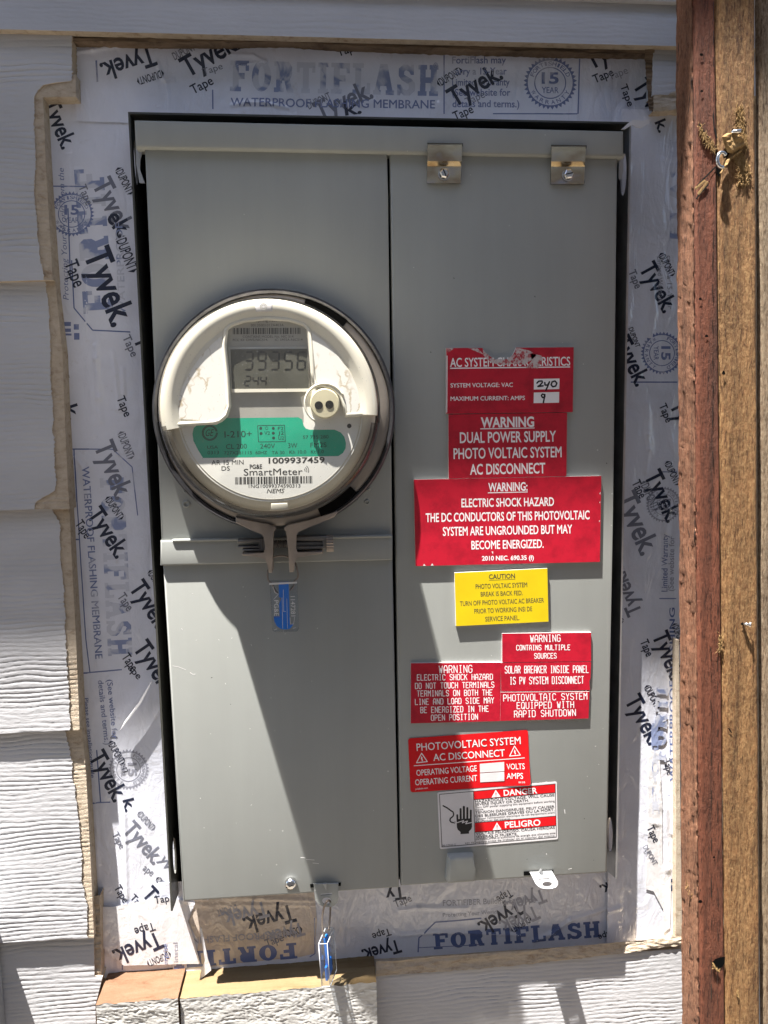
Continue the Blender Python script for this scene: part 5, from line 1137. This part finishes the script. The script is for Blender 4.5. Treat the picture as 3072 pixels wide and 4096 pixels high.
# ================================================================== warning plates
def sign(name, k, corners, th, label, mats=None, bevel=0.0003, extra=None, standoff=0.0, part="plate"):
    c = corners; mid = (sum(p[0] for p in c) / len(c), max(p[1] for p in c))
    t = thing(name, at(Z(k, *mid), YD - th), label, "warning sign" if name == "warning_plate" else "sticker", "warning signs on the breaker door")
    slab(part, ZZ(k, extra or c), YD - th - standoff, YD - 0.0002 - standoff, mats or [M['redplate'], M['core']], t, 0.0, side=1)
    return t, plane(YD - th - standoff)
def T(o, mat, k, s, x0, y0, x1, y1, cap, surf, b=0.018): text(o, "lettering", mat, k, s, x0, y0, x1, y1, cap, surf, 0.00025, b)
def R(o, mat, k, pts, surf, off=0.00025, part="lettering"): poly(o, part, mat, k, pts, surf, off)
o, S_ = sign("warning_plate", 'g1', [(300, 67), (1358, 60), (1350, 598), (300, 612)], 0.0026, "red plate reading AC SYSTEM CHARACTERISTICS with a bite broken out of its top edge",
             extra=[(301, 67), (450, 66), (600, 66), (612, 88), (632, 112), (660, 137), (695, 158), (716, 167), (728, 156), (745, 160), (800, 160), (828, 148), (850, 128), (868, 98), (880, 64), (1358, 60), (1350, 598), (300, 612)])
T(o, 'white', 'g1', "AC SYSTEM CHARACTERISTICS", 334, 223, 1328, 212, 72, S_); R(o, 'white', 'g1', [(333, 230), (1328, 219), (1328, 228), (333, 239)], S_)
T(o, 'white', 'g1', "SYSTEM VOLTAGE: VAC", 337, 394, 853, 388, 34, S_); T(o, 'white', 'g1', "MAXIMUM CURRENT: AMPS", 337, 504, 953, 497, 34, S_)
R(o, 'white', 'g1', [(1028, 323), (1240, 319), (1238, 407), (1027, 411)], S_, 0.0002, "write_in_box"); R(o, 'white', 'g1', [(1027, 436), (1238, 431), (1236, 520), (1025, 524)], S_, 0.0002, "write_in_box")
for pts in ([(1052, 358), (1068, 342), (1095, 340), (1098, 352), (1078, 375), (1060, 386), (1105, 380)], [(1118, 352), (1120, 374), (1142, 374), (1158, 346)], [(1156, 348), (1142, 385), (1126, 418)], [(1180, 345), (1170, 372), (1185, 388), (1208, 382), (1218, 358), (1202, 340), (1178, 348)]):
    stroke(o, "handwriting", 'black', 'g1', pts, 13, S_, 0.0004)
stroke(o, "handwriting", 'black', 'g1', [(1118, 455), (1098, 448), (1090, 462), (1100, 478), (1118, 472), (1118, 450), (1112, 490), (1106, 520)], 13, S_, 0.0004)
def scuffmat():
    m, n, l, b = nodes("scuffed_core"); t = noise_node(n, l, 260.0, 6.0, 0.75); r = ramp(n, l, t.outputs[0], [(0.42, (0.38, 0.02, 0.035)), (0.52, (0.50, 0.45, 0.44))]); l.new(r.outputs[0], b.inputs["Base Color"]); b.inputs["Roughness"].default_value = 0.7; return m
M['scuff'] = scuffmat()
for pts in ([(602, 70), (632, 112), (695, 158), (716, 169), (730, 158), (800, 162), (850, 130), (880, 68), (905, 68), (990, 88), (1050, 125), (1010, 165), (940, 205), (850, 195), (780, 208), (720, 200), (680, 188), (640, 160), (612, 130)], [(485, 68), (560, 70), (610, 120), (560, 100)], [(305, 70), (370, 66), (330, 96), (312, 110)], [(1000, 110), (1090, 130), (1105, 160), (1060, 235), (960, 232), (1010, 170)]):
    R(o, 'scuff', 'g1', pts, S_, 0.0006, "scuff")
for pts in ([(303, 130), (312, 130), (309, 600), (301, 605)],): R(o, 'core', 'g1', pts, S_, 0.0003, "scuff")
o, S_ = sign("warning_plate", 'g1', [(318, 618), (1303, 602), (1297, 1129), (320, 1149)], 0.0023, "red plate reading WARNING DUAL POWER SUPPLY PHOTO VOLTAIC SYSTEM AC DISCONNECT")
T(o, 'white', 'g1', "WARNING", 588, 725, 1030, 718, 80, S_, 0.03); R(o, 'white', 'g1', [(583, 733), (1033, 726), (1033, 733), (583, 741)], S_)
T(o, 'white', 'g1', "DUAL POWER SUPPLY", 414, 854, 1212, 841, 86, S_); T(o, 'white', 'g1', "PHOTO VOLTAIC SYSTEM", 363, 986, 1257, 971, 86, S_); T(o, 'white', 'g1', "AC DISCONNECT", 498, 1116, 1123, 1104, 84, S_)
o, S_ = sign("warning_plate", 'g2', [(31, 79), (1587, 49), (1575, 762), (45, 797)], 0.0026, "widest red plate reading WARNING ELECTRIC SHOCK HAZARD THE DC CONDUCTORS")
T(o, 'white', 'g2', "WARNING:", 650, 177, 975, 170, 68, S_, 0.022); R(o, 'white', 'g2', [(645, 186), (976, 179), (976, 185), (645, 193)], S_)
T(o, 'white', 'g2', "ELECTRIC SHOCK HAZARD", 427, 308, 1195, 296, 68, S_); T(o, 'white', 'g2', "THE DC CONDUCTORS OF THIS PHOTOVOLTAIC", 131, 431, 1490, 407, 70, S_)
T(o, 'white', 'g2', "SYSTEM ARE UNGROUNDED BUT MAY", 274, 546, 1345, 525, 71, S_); T(o, 'white', 'g2', "BECOME ENERGIZED.", 511, 658, 1108, 645, 69, S_); T(o, 'white', 'g2', "2010 NEC. 690.35 (f)", 597, 751, 1027, 744, 36, S_, 0.026)
for pts in ([(108, 795), (116, 778), (130, 794)], [(172, 793), (184, 774), (196, 792)], [(1580, 180), (1572, 195), (1579, 205)], [(1578, 260), (1570, 268), (1577, 276)], [(1576, 415), (1566, 425), (1575, 430)], [(676, 676), (690, 676), (688, 700)]): R(o, 'core', 'g2', pts, S_, 0.0003, "chip")
o, S_ = sign("warning_plate", 'g3', [(452, 85), (1222, 48), (1232, 490), (465, 528)], 0.0026, "bright yellow plate reading CAUTION PHOTO VOLTAIC SYSTEM BREAK IS BACK FED", [M['yellow'], M['core']])
for s_, x0, y0, x1, y1, cap, b in (("CAUTION", 738, 138, 955, 130, 38, 0.022), ("PHOTO VOLTAIC SYSTEM", 628, 219, 1055, 203, 38, 0.01), ("BREAK IS BACK FED.", 670, 282, 1017, 270, 37, 0.01), ("TURN OFF PHOTO VOLTAIC AC BREAKER", 498, 361, 1195, 331, 38, 0.01), ("PRIOR TO WORKING INSI DE", 617, 424, 1097, 403, 38, 0.01), ("SERVICE PANEL.", 708, 489, 992, 477, 38, 0.01)):
    T(o, 'olive', 'g3', s_, x0, y0, x1, y1, cap, S_, b)
R(o, 'olive', 'g3', [(738, 147), (955, 137), (955, 140), (738, 150)], S_)
def E_(o, k, s, x0, y0, x1, y1, cap, surf, w_=6.5): engraved(o, "lettering", 'white', k, s, x0, y0, x1, y1, cap, surf, w_)
o, S_ = sign("warning_plate", 'g3', [(847, 588), (1585, 580), (1585, 820), (847, 828)], 0.0018, "small red plate reading WARNING CONTAINS MULTIPLE SOURCES")
E_(o, 'g3', "WARNING", 1083, 662, 1330, 655, 56, S_); E_(o, 'g3', "CONTAINS MULTIPLE", 967, 728, 1410, 725, 41, S_, 6); E_(o, 'g3', "SOURCES", 1116, 797, 1297, 795, 42, S_, 6)
o, S_ = sign("warning_plate", 'g3', [(835, 832), (1585, 825), (1580, 960), (1570, 985), (1575, 1058), (838, 1070)], 0.0017, "red plate reading SOLAR BREAKER INSIDE PANEL IS PV SYSTEM DISCONNECT")
E_(o, 'g3', "SOLAR BREAKER INSIDE PANEL", 872, 919, 1563, 914, 58, S_); E_(o, 'g3', "IS PV SYSTEM DISCONNECT", 913, 1011, 1523, 1003, 58, S_)
o, S_ = sign("warning_plate", 'd1', [(793, 143), (1530, 137), (1522, 360), (790, 381)], 0.0018, "red plate reading PHOTOVOLTAIC SYSTEM EQUIPPED WITH RAPID SHUTDOWN")
E_(o, 'd1', "PHOTOVOLTAIC SYSTEM", 818, 218, 1510, 202, 53, S_); E_(o, 'd1', "EQUIPPED WITH", 930, 281, 1400, 272, 52, S_); E_(o, 'd1', "RAPID SHUTDOWN", 908, 351, 1415, 338, 52, S_)
q = lambda x, y: (1620 + x / 2.0738 - 1600, 2700 + y / 2.0738 - 2250)
q1, q2 = q(47, 402), q(789, 382)
o, S_ = sign("warning_plate", 'g3', [(90, 835), (836, 827), (q2[0] * 2.0738, q2[1] * 2.0738), (q1[0] * 2.0738, q1[1] * 2.0738)], 0.0017, "red plate reading WARNING ELECTRIC SHOCK HAZARD DO NOT TOUCH TERMINALS")
E_(o, 'g3', "WARNING", 325, 918, 598, 913, 60, S_)
for s_, x0, y0, x1, y1 in (("ELECTRIC SHOCK HAZARD", 143, 977, 768, 972), ("DO NOT TOUCH TERMINALS", 127, 1047, 780, 1037), ("TERMINALS ON BOTH THE", 143, 1110, 765, 1102), ("LINE AND LOAD SIDE MAY", 127, 1179, 778, 1167)): E_(o, 'g3', s_, x0, y0, x1, y1, 46, S_, 6)
E_(o, 'd1', "BE ENERGIZED IN THE", 130, 314, 692, 303, 47, S_, 6); E_(o, 'd1', "OPEN POSITION", 218, 378, 603, 369, 46, S_, 6)
# vinyl sticker with a peeling corner
ck = at(Z('d1', 1035, 905), YD)
def peel(X, Zc):
    d = math.hypot(X - ck.x, Zc - ck.z); t = max(0.0, 1 - d / 0.028)
    return YD - 0.0005 - 0.0020 * t * t * (1 + 0.0) - 0.0004 * max(0, nz(X * 120, Zc * 120)) * (1 if t > 0 else 0.3)
S_ = curved(YD - 0.0005, peel)
o = thing("sticker", at(Z('d1', 520, 950), YD), "red rounded sticker reading PHOTOVOLTAIC SYSTEM AC DISCONNECT with a peeling corner", "sticker", "warning signs on the breaker door")
CN = [(25, 527), (1020, 455), (1038, 908), (46, 975)]
def st_fn(p, u, v):
    r = 0.028; ra = r * 1.0; uu, vv = u, v                    # rounded corners
    asp = 2.15
    du = min(u, 1 - u) * asp / ra / 1.6; dv = min(v, 1 - v) / ra / 1.6
    if du < 1 and dv < 1:
        L = math.hypot(1 - du, 1 - dv)
        if L > 1:
            s_ = 1 / L; ndu, ndv = 1 - (1 - du) * s_, 1 - (1 - dv) * s_
            nu_ = ndu * ra * 1.6 / asp; nv_ = ndv * ra * 1.6
            uu = nu_ if u < .5 else 1 - nu_; vv = nv_ if v < .5 else 1 - nv_
    px = (lerp(lerp(CN[0][0], CN[1][0], uu), lerp(CN[3][0], CN[2][0], uu), vv), lerp(lerp(CN[0][1], CN[1][1], uu), lerp(CN[3][1], CN[2][1], uu), vv))
    e = at(Z('d1', *px), YD - 0.0005); return Vector((e.x, peel(e.x, e.z), e.z))
vs, fs = quad_grid([(0, 0)] * 4, 60, 30, lambda p, u, v: st_fn(p, u, v))
vs2 = vs + [v + Vector((0, 0.00025, 0)) for v in vs]; n0 = len(vs)
vin = mesh_obj("vinyl", vs2, fs + [tuple(n0 + i for i in f[::-1]) for f in fs], M['redsticker'], o, smooth_angle=3.2)
def TS(s, x0, y0, x1, y1, cap, b=0.006): text(o, "lettering", 'white', 'd1', s, x0, y0, x1, y1, cap, S_, 0.0003, b, 0.0, 0.005)
TS("PHOTOVOLTAIC SYSTEM", 98, 629, 960, 572, 60); TS("AC DISCONNECT", 236, 712, 830, 673, 57); TS("OPERATING VOLTAGE", 96, 836, 597, 797, 48); TS("OPERATING CURRENT", 86, 915, 600, 877, 48); TS("VOLTS", 843, 783, 992, 778, 46); TS("AMPS", 843, 860, 977, 856, 46)
TS("03-210", 940, 893, 992, 890, 13); TS("pvlabels.com", 88, 952, 190, 942, 14)
for tri in (((95, 728), (185, 718), (138, 648)), ((868, 673), (957, 665), (908, 590))):
    stroke(o, "lettering", 'white', 'd1', tri, 7, S_, 0.0003, True); cx_, cy_ = (sum(p[i] for p in tri) / 3 for i in (0, 1))
    poly(o, "lettering", 'white', 'd1', [(cx_ - 3, cy_ - 26), (cx_ + 8, cy_ - 8), (cx_ + 2, cy_ - 6), (cx_ + 10, cy_ + 8), (cx_ + 2, cy_ + 20), (cx_ - 2, cy_ + 4), (cx_ - 8, cy_ - 2)], S_, 0.0003)
for i in range(12): poly(o, "lettering", 'white', 'd1', [(lerp(73, 993, a / 12), lerp(750, 684, a / 12) + e) for a, e in ((i, 0), (i + 1, 0), (i + 1, 6), (i, 6))], S_, 0.0003)
for q4 in ([(620, 736), (822, 720), (823, 797), (622, 809)], [(622, 815), (822, 802), (823, 878), (624, 889)]):
    bl = lambda u, v: tuple(lerp(lerp(q4[0][c_], q4[1][c_], u), lerp(q4[3][c_], q4[2][c_], u), v) for c_ in (0, 1))
    for i in range(10):
        for j in range(5): R(o, 'label', 'd1', [bl(i / 10, j / 5), bl((i + 1) / 10, j / 5), bl((i + 1) / 10, (j + 1) / 5), bl(i / 10, (j + 1) / 5)], S_, 0.0012, "write_in_box")
# danger sticker
o, S_ = sign("sticker", 'd2', [(268, 355), (1258, 265), (1268, 738), (290, 822)], 0.0004, "white sticker reading DANGER and PELIGRO with a black shocked hand", [M['label'], M['label']], part="vinyl",
             extra=[(268, 365), (272, 356), (284, 350), (1248, 264), (1256, 266), (1260, 275), (1269, 728), (1266, 738), (1256, 741), (304, 822), (294, 820), (289, 810)])
redd = 'redsticker'
R(o, redd, 'd2', [(569, 341), (1245, 282), (1247, 352), (573, 411)], S_, part="red_band"); R(o, redd, 'd2', [(580, 606), (1250, 549), (1252, 625), (582, 681)], S_, part="red_band")
for pts, cl in (([(286, 368), (1246, 281), (1256, 722), (306, 804)], True), ([(567, 342), (582, 778)], False), ([(573, 412), (1247, 353)], False), ([(580, 604), (1250, 547)], False), ([(582, 682), (1252, 626)], False)): stroke(o, "lettering", 'black', 'd2', pts, 5, S_, 0.0004, cl)
def TD(s, x0, y0, x1, y1, cap, b=0.0, mat='black'): text(o, "lettering", mat, 'd2', s, x0, y0, x1, y1, cap, S_, 0.0005, b)
TD("DANGER", 820, 379, 1098, 358, 46, 0.02, 'white'); TD("PELIGRO", 830, 645, 1125, 624, 48, 0.02, 'white')
for tri in ([(718, 394), (793, 387), (752, 330)], [(728, 665), (800, 659), (762, 600)]):
    R(o, 'white', 'd2', tri, S_, 0.0004); cx_, cy_ = (sum(p[i] for p in tri) / 3 for i in (0, 1)); R(o, redd, 'd2', [(cx_ - 5, cy_ - 18), (cx_ + 5, cy_ - 18), (cx_ + 3, cy_ + 5), (cx_ - 3, cy_ + 5)], S_, 0.0006); R(o, redd, 'd2', circle_pts(cx_, cy_ + 12, 4, 8), S_, 0.0006)
for s_, x0, y0, x1, y1, cap, b in (("HAZARDOUS VOLTAGE. WILL CAUSE", 582, 437, 1240, 382, 21, .008), ("SEVERE INJURY OR DEATH.", 582, 461, 1028, 427, 20, .008), ("Turn OFF power supplying this equipment before working", 583, 484, 1242, 430, 16, .004), ("inside.", 583, 503, 655, 497, 15, .004),
    ("TENSION DANGEREUSE. PEUT CAUSER", 584, 529, 1240, 478, 20, .008), ("DES BLESSURES GRAVES OU LA MORT.", 586, 557, 1240, 503, 20, .008), ("Couper l'alimentation électrique de cet équipement avant", 586, 579, 1243, 524, 15, .004), ("d'y effectuer des travaux.", 586, 599, 875, 575, 15, .004),
    ("VOLTAJE PELIGROSO. CAUSA HERIDAS", 588, 705, 1243, 652, 20, .008), ("SEVERAS O MUERTE.", 590, 731, 932, 705, 20, .008), ("INTERRUMPA el suministro de energía que alimenta este", 590, 749, 1247, 694, 15, .004), ("equipo antes de trabajar en el interior del mismo.", 591, 771, 1247, 716, 15, .004), ("30-17431-2", 309, 800, 420, 790, 14, .0), ("REV. E2", 500, 781, 573, 774, 13, .0)): TD(s_, x0, y0, x1, y1, cap, b)
for a, b, w_ in (((436, 600), (433, 538), 15), ((462, 585), (461, 488), 17), ((489, 585), (488, 470), 18), ((517, 585), (517, 480), 17), ((545, 590), (546, 500), 15)): stroke(o, "hand_symbol", 'black', 'd2', [a, b], w_, S_, 0.00045)
R(o, 'black', 'd2', [(428, 574), (553, 566), (556, 636), (550, 655), (530, 676), (532, 693), (460, 698), (460, 680), (437, 660), (430, 640)], S_, 0.0004, "hand_symbol")
stroke(o, "hand_symbol", 'label', 'd2', [(425, 604), (488, 584), (474, 604), (519, 588), (503, 612), (556, 600)], 7, S_, 0.0009)
stroke(o, "hand_symbol", 'black', 'd2', [(316, 462), (350, 480), (372, 497), (398, 514), (404, 532), (398, 550), (376, 568), (372, 584), (382, 598), (402, 603)], 11, S_, 0.0005)
for e in ((418, 592), (420, 603), (415, 612)): stroke(o, "hand_symbol", 'black', 'd2', [(400, 603), e], 3, S_, 0.0005)

# ================================================================== fence boards at the right
YF = -0.103
def fence(front, yf, back, mats, label, base, seed, amp):
    """front: left and right edge lines in photograph pixels, top and bottom; back: left edge line of the rear (or None). One board with relief on its faces."""
    t = thing("fence_board", base, label, "fence board", "weathered fence boards beside the panel")
    ya, yb = -420, 4520; n = 700; mf = 26
    vs, fs, mi = [], [], []
    def row(j):
        v = j / n; y = lerp(ya, yb, v)
        lx = lerp(front[0][0], front[0][1], (y) / 4096); rx = lerp(front[1][0], front[1][1], (y) / 4096)
        out = []
        if back:
            bx = lerp(back[0], back[1], y / 4096) + 4 * nz(y * 0.004, seed)
            for i in range(10):
                s = i / 10; a = at((bx, y), back[2]); b = at((lx, y), yf); q = a.lerp(b, s); q.z = lerp(a.z, b.z, s)
                e = amp * 1.3 * (nz(s * 6 + 10, q.z * 40, seed) + 0.8 * nz(s * 14, q.z * 150, seed + 4) - (1.2 if nz(s * 9, q.z * 36, seed + 7) > 0.36 else 0))
                out.append((Vector((q.x - e, q.y, q.z)), 1))
        for i in range(mf + 1):
            u = i / mf; q = at((lerp(lx, rx, u), y), yf)
            rd = 0.003 * (max(0, 1 - u * 7) ** 2 + max(0, 1 - (1 - u) * 9) ** 2)
            d = amp * (nz(q.x * 160, q.z * 9, seed) + 0.35 * nz(q.x * 420, q.z * 120, seed + 2))
            out.append((Vector((q.x, q.y - d + rd, q.z)), 0))
        e = out[-1][0]; out.append((Vector((e.x, e.y + 0.035, e.z)), 0))
        return out
    prev = None
    for j in range(n + 1):
        r = row(j); b = len(vs); vs += [p for p, m in r]
        if prev is not None:
            for i in range(len(r) - 1): fs.append((prev + i, b + i, b + i + 1, prev + i + 1)); mi.append(max(r[i][1], r[i + 1][1]))
        prev = b
    mesh_obj("board", vs, fs, mats, t, mi, 3.2)
    return t
fa = fence(((2778, 2803), (2864, 2905)), YF, (2703, 2729, -0.077), [M['redwood'], M['roughwood']], "narrow red brown fence board with a rough pitted edge next to the tape", at((2800, 4300), YF), 1.0, 0.0006)
fb = fence(((2865, 2906), (3027, 3045)), YF - 0.0008, None, [M['tanwood']], "sandy brown fence board split around bent nails between its two neighbours", at((2960, 4300), YF), 2.0, 0.0009)
fc = fence(((3030, 3048), (3180, 3200)), YF + 0.006, None, [M['greywood']], "pale grey brown fence board at the edge of the photo", at((3070, 4300), YF), 3.0, 0.0008)
YN = YF - 0.0008
SA, SB = plane(YF - 0.0006), plane(YN - 0.0010)
def fibres(parent, k, pts, n, seed, y, spread, ln, mat='fibre'):
    """torn fibres: many thin slivers lying over each other"""
    rnd = random.Random(seed); bm = bmesh.new()
    for _ in range(n):
        t = rnd.random() * (len(pts) - 1); i = min(int(t), len(pts) - 2); p = (lerp(pts[i][0], pts[i + 1][0], t - i) + rnd.uniform(-spread, spread), lerp(pts[i][1], pts[i + 1][1], t - i) + rnd.uniform(-spread, spread))
        a = rnd.gauss(0, 0.5) + math.pi / 2 * rnd.choice((1, -1)); L = rnd.uniform(.4, 1.3) * ln
        q0 = at(Z(k, *p), y - rnd.uniform(0, 0.0006)); q1 = at(Z(k, p[0] + math.cos(a) * L, p[1] + math.sin(a) * L), y - rnd.uniform(0.0003, 0.0018)); m_ = q0.lerp(q1, .5) + Vector((0, -0.0006, 0))
        tube(bm, [q0, m_, q1], [0.00024, 0.00020, 0.00006], 4)
    return bm_obj("torn_fibres", bm, M[mat], parent)
fibres(fb, 'r1', [(1225, 940), (1240, 1180), (1265, 1300)], 520, 1, YN, 30, 40); fibres(fb, 'r1', [(1200, 1360), (1270, 1480), (1240, 1600)], 480, 2, YN, 45, 45)
fibres(fa, 'r1', [(870, 1120), (940, 1240), (1000, 1310)], 200, 3, YF, 16, 40); fibres(fa, 'r3', [(1060, 1180), (1050, 1330)], 50, 5, YF, 18, 40); fibres(fa, 'r4', [(760, 1180), (800, 1290), (880, 1350)], 50, 6, YF + 0.012, 14, 30)
# split wood round the nails
def chunk(parent, k, pts, y0, lift, mat, name):
    bm = bmesh.new(); W = [at(Z(k, *p), y0 - 0.0004) for p in pts]
    if area2(W) < 0: W = W[::-1]
    bm.faces.new([bm.verts.new(w_) for w_ in W]); bm.normal_update(); bmesh.ops.triangulate(bm, faces=bm.faces[:]); refine(bm, 0.0025)
    bd = {v for e in bm.edges if e.is_boundary for v in e.verts}
    for v in bm.verts:
        if v not in bd: v.co.y -= lift * (0.6 + 0.9 * abs(nz(v.co.x * 200, v.co.z * 200, 4)))
    return bm_obj(name, bm, M[mat], parent)
chunk(fb, 'r1', [(1070, 1200), (1110, 1170), (1175, 1165), (1240, 1210), (1292, 1265), (1240, 1305), (1170, 1350), (1120, 1340), (1090, 1270)], YN - 0.0010, 0.0030, 'fibre', "split_chunk")
chunk(fb, 'r1', [(1085, 1470), (1105, 1410), (1190, 1345), (1280, 1280), (1230, 1350), (1150, 1400), (1060, 1540), (1050, 1520)], YN - 0.0010, 0.0015, 'fibre', "split_chunk")
R(fb, 'dark', 'r1', [(1150, 1160), (1165, 1125), (1200, 1150), (1238, 1155), (1232, 1225), (1190, 1180)], SB, 0.0006, "gouge"); R(fb, 'dark', 'r1', [(1100, 1320), (1145, 1330), (1120, 1375), (1085, 1395), (1075, 1355)], SB, 0.0006, "gouge")
R(fa, 'dark', 'r1', [(1008, 1300), (1028, 1340), (1040, 1460), (1075, 1480), (1045, 1560), (1022, 1520)], SA, 0.0010, "gouge")
for pts, w_ in (([(870, 1090), (930, 1180), (1010, 1300)], 16), ([(850, 1635), (930, 1550), (1010, 1470)], 13), ([(845, 1745), (890, 1690), (950, 1620)], 12), ([(995, 1000), (1000, 1110), (1025, 1210)], 12)): stroke(fa, "crack", 'seg', 'r1', pts, w_, SA, 0.0008)
for pts in ([(865, 1700), (940, 1600)], [(840, 1655), (920, 1590)]): stroke(fa, "splinter", 'fibre', 'r1', pts, 26, SA, 0.0010)
for k, x in (('r1', 996), ('r2', 990), ('r3', 975), ('r4', 978)):
    rnd = random.Random(k)
    y = 20
    while y < 2150:
        L = rnd.uniform(60, 190); jx = (y / 2212) * 2
        stroke(fa, "crack", 'seg', k, [(x + rnd.uniform(-2, 2), y), (x + rnd.uniform(-3, 3), y + L)], rnd.uniform(3, 6), SA, 0.0006)
        if k != 'r1': stroke(fa, "crack", 'seg', k, [(x + 58 + rnd.uniform(-3, 3), y + 90), (x + 57 + rnd.uniform(-3, 3), y + 90 + L)], rnd.uniform(3, 6), SA, 0.0006)
        y += L + rnd.uniform(60, 240)
for k, x, y, r in (('r1', 890, 480, 16), ('r1', 893, 800, 13), ('r1', 875, 1095, 14), ('r2', 880, 430, 14), ('r2', 935, 755, 15), ('r4', 880, 1330, 18), ('r4', 1000, 940, 10)): R(fa, 'dark', k, [(x + r * (1 + .4 * math.sin(5 * a)) * math.cos(a), y + .8 * r * math.sin(a)) for a in [2 * math.pi * i / 12 for i in range(12)]], SA, 0.0008, "pit")
R(fb, 'dark', 'r2', [(1085 + 14 * math.cos(a) * (1 + .3 * math.sin(3 * a)), 1078 + 18 * math.sin(a)) for a in [2 * math.pi * i / 14 for i in range(14)]], SB, 0.0007, "pit"); R(fb, 'dark', 'r3', [(1120, 1300 + 700), (1135, 1305 + 700), (1160, 1340 + 700), (1150, 1345 + 700)], SB, 0.0007, "pit")
R(fa, 'dark', 'r4', [(985, 1865), (1010, 1835), (1050, 1820), (1097, 1815), (1095, 1870), (1075, 1900), (1035, 1925), (1000, 1910)], SA, 0.0009, "knot_hole"); fibres(fa, 'r4', [(985, 1870), (1010, 1915), (1040, 1935)], 40, 8, YF - 0.001, 8, 22); fibres(fb, 'r4', [(1205, 2120), (1215, 2160)], 25, 9, YN, 8, 30)
# nails
n1 = thing("nail", at(Z('r1', 1060, 1440), YN), "nail bent into a hook where two fence boards meet", "nail", "nails in the fence boards")
bm = bmesh.new(); c = at(Z('r1', 1060, 1410), YN - 0.004); rr_ = 0.0038
tube(bm, [Vector((c.x + rr_ * math.cos(math.radians(a)), c.y - 0.002 * math.sin(math.radians(a / 2)), c.z + rr_ * 1.35 * math.sin(math.radians(a)))) for a in range(40, 300, 14)], 0.0013, 10); bm_obj("shank", bm, M['steel'], n1, 3.2)
n2 = thing("nail", at(Z('r1', 1190, 1165), YN), "shiny nail lying in the splintered gouge of the sandy board", "nail", "nails in the fence boards")
bm = bmesh.new(); tube(bm, [at(Z('r1', x, y), d) for x, y, d in ((1130, 1185, YN - 0.001), (1170, 1155, YN - 0.004), (1240, 1148, YN - 0.0065))], [0.0009, 0.0012, 0.0013], 10); bm_obj("shank", bm, M['steel'], n2, 3.2)
n3 = thing("nail", at(Z('r3', 1245, 1085), YN), "single headed nail sticking out of the sandy board lower down", "nail", "nails in the fence boards")
a, b = at(Z('r3', 1250, 1084), YN - 0.0005), at(Z('r3', 1322, 1095), YN - 0.0045)
bm = bmesh.new(); tube(bm, [a, b], 0.0011, 10); bm_obj("shank", bm, M['steel'], n3, 3.2)
bm = bmesh.new(); d = (b - a).normalized(); tube(bm, [b - d * 0.0004, b + d * 0.0005], 0.0022, 14); bm_obj("head", bm, M['steel'], n3)
R(fb, 'dark', 'r3', [(1236, 1080), (1252, 1074), (1262, 1085), (1250, 1100), (1238, 1096)], SB, 0.0007, "pit")
n4 = thing("nail", at(Z('l2', 70, 155), -0.02), "small rusty nail in the upper siding board left of the tape", "nail", "nails in the siding")
c = at(Z('l2', 72, 155), -0.0215); bm = bmesh.new(); lathe(bm, [(0.0017, c.y), (0.0015, c.y - 0.0006), (0.0001, c.y - 0.0008)], c.x, c.z, n=14); bm_obj("head", bm, M['bolt'], n4)
n5 = thing("nail", at(Z('k0', 572, 318), -0.021), "painted over nail head in the sunlit siding board", "nail", "nails in the siding")
c = at(Z('k0', 572, 318), -0.0212); bm = bmesh.new(); lathe(bm, [(0.0022, c.y), (0.0020, c.y - 0.0007), (0.0001, c.y - 0.0009)], c.x, c.z, n=18); bm_obj("head", bm, M['siding'], n5)
flush_text()
print("BUILT", len(bpy.data.objects), "Z", round(ZP, 4), round(ZQ, 4), round(YP, 4), round(YQ, 4), "eave", EAVE_P, [round(v, 4) for v in (xl, xr, zt)],
      "eave checks", at((2706, 1040), -0.077).z - 5.8*.077, at((1600, 2018), YD).z - 5.8*.045, at(U(60, 1470), -0.026).z - 5.8*.026)
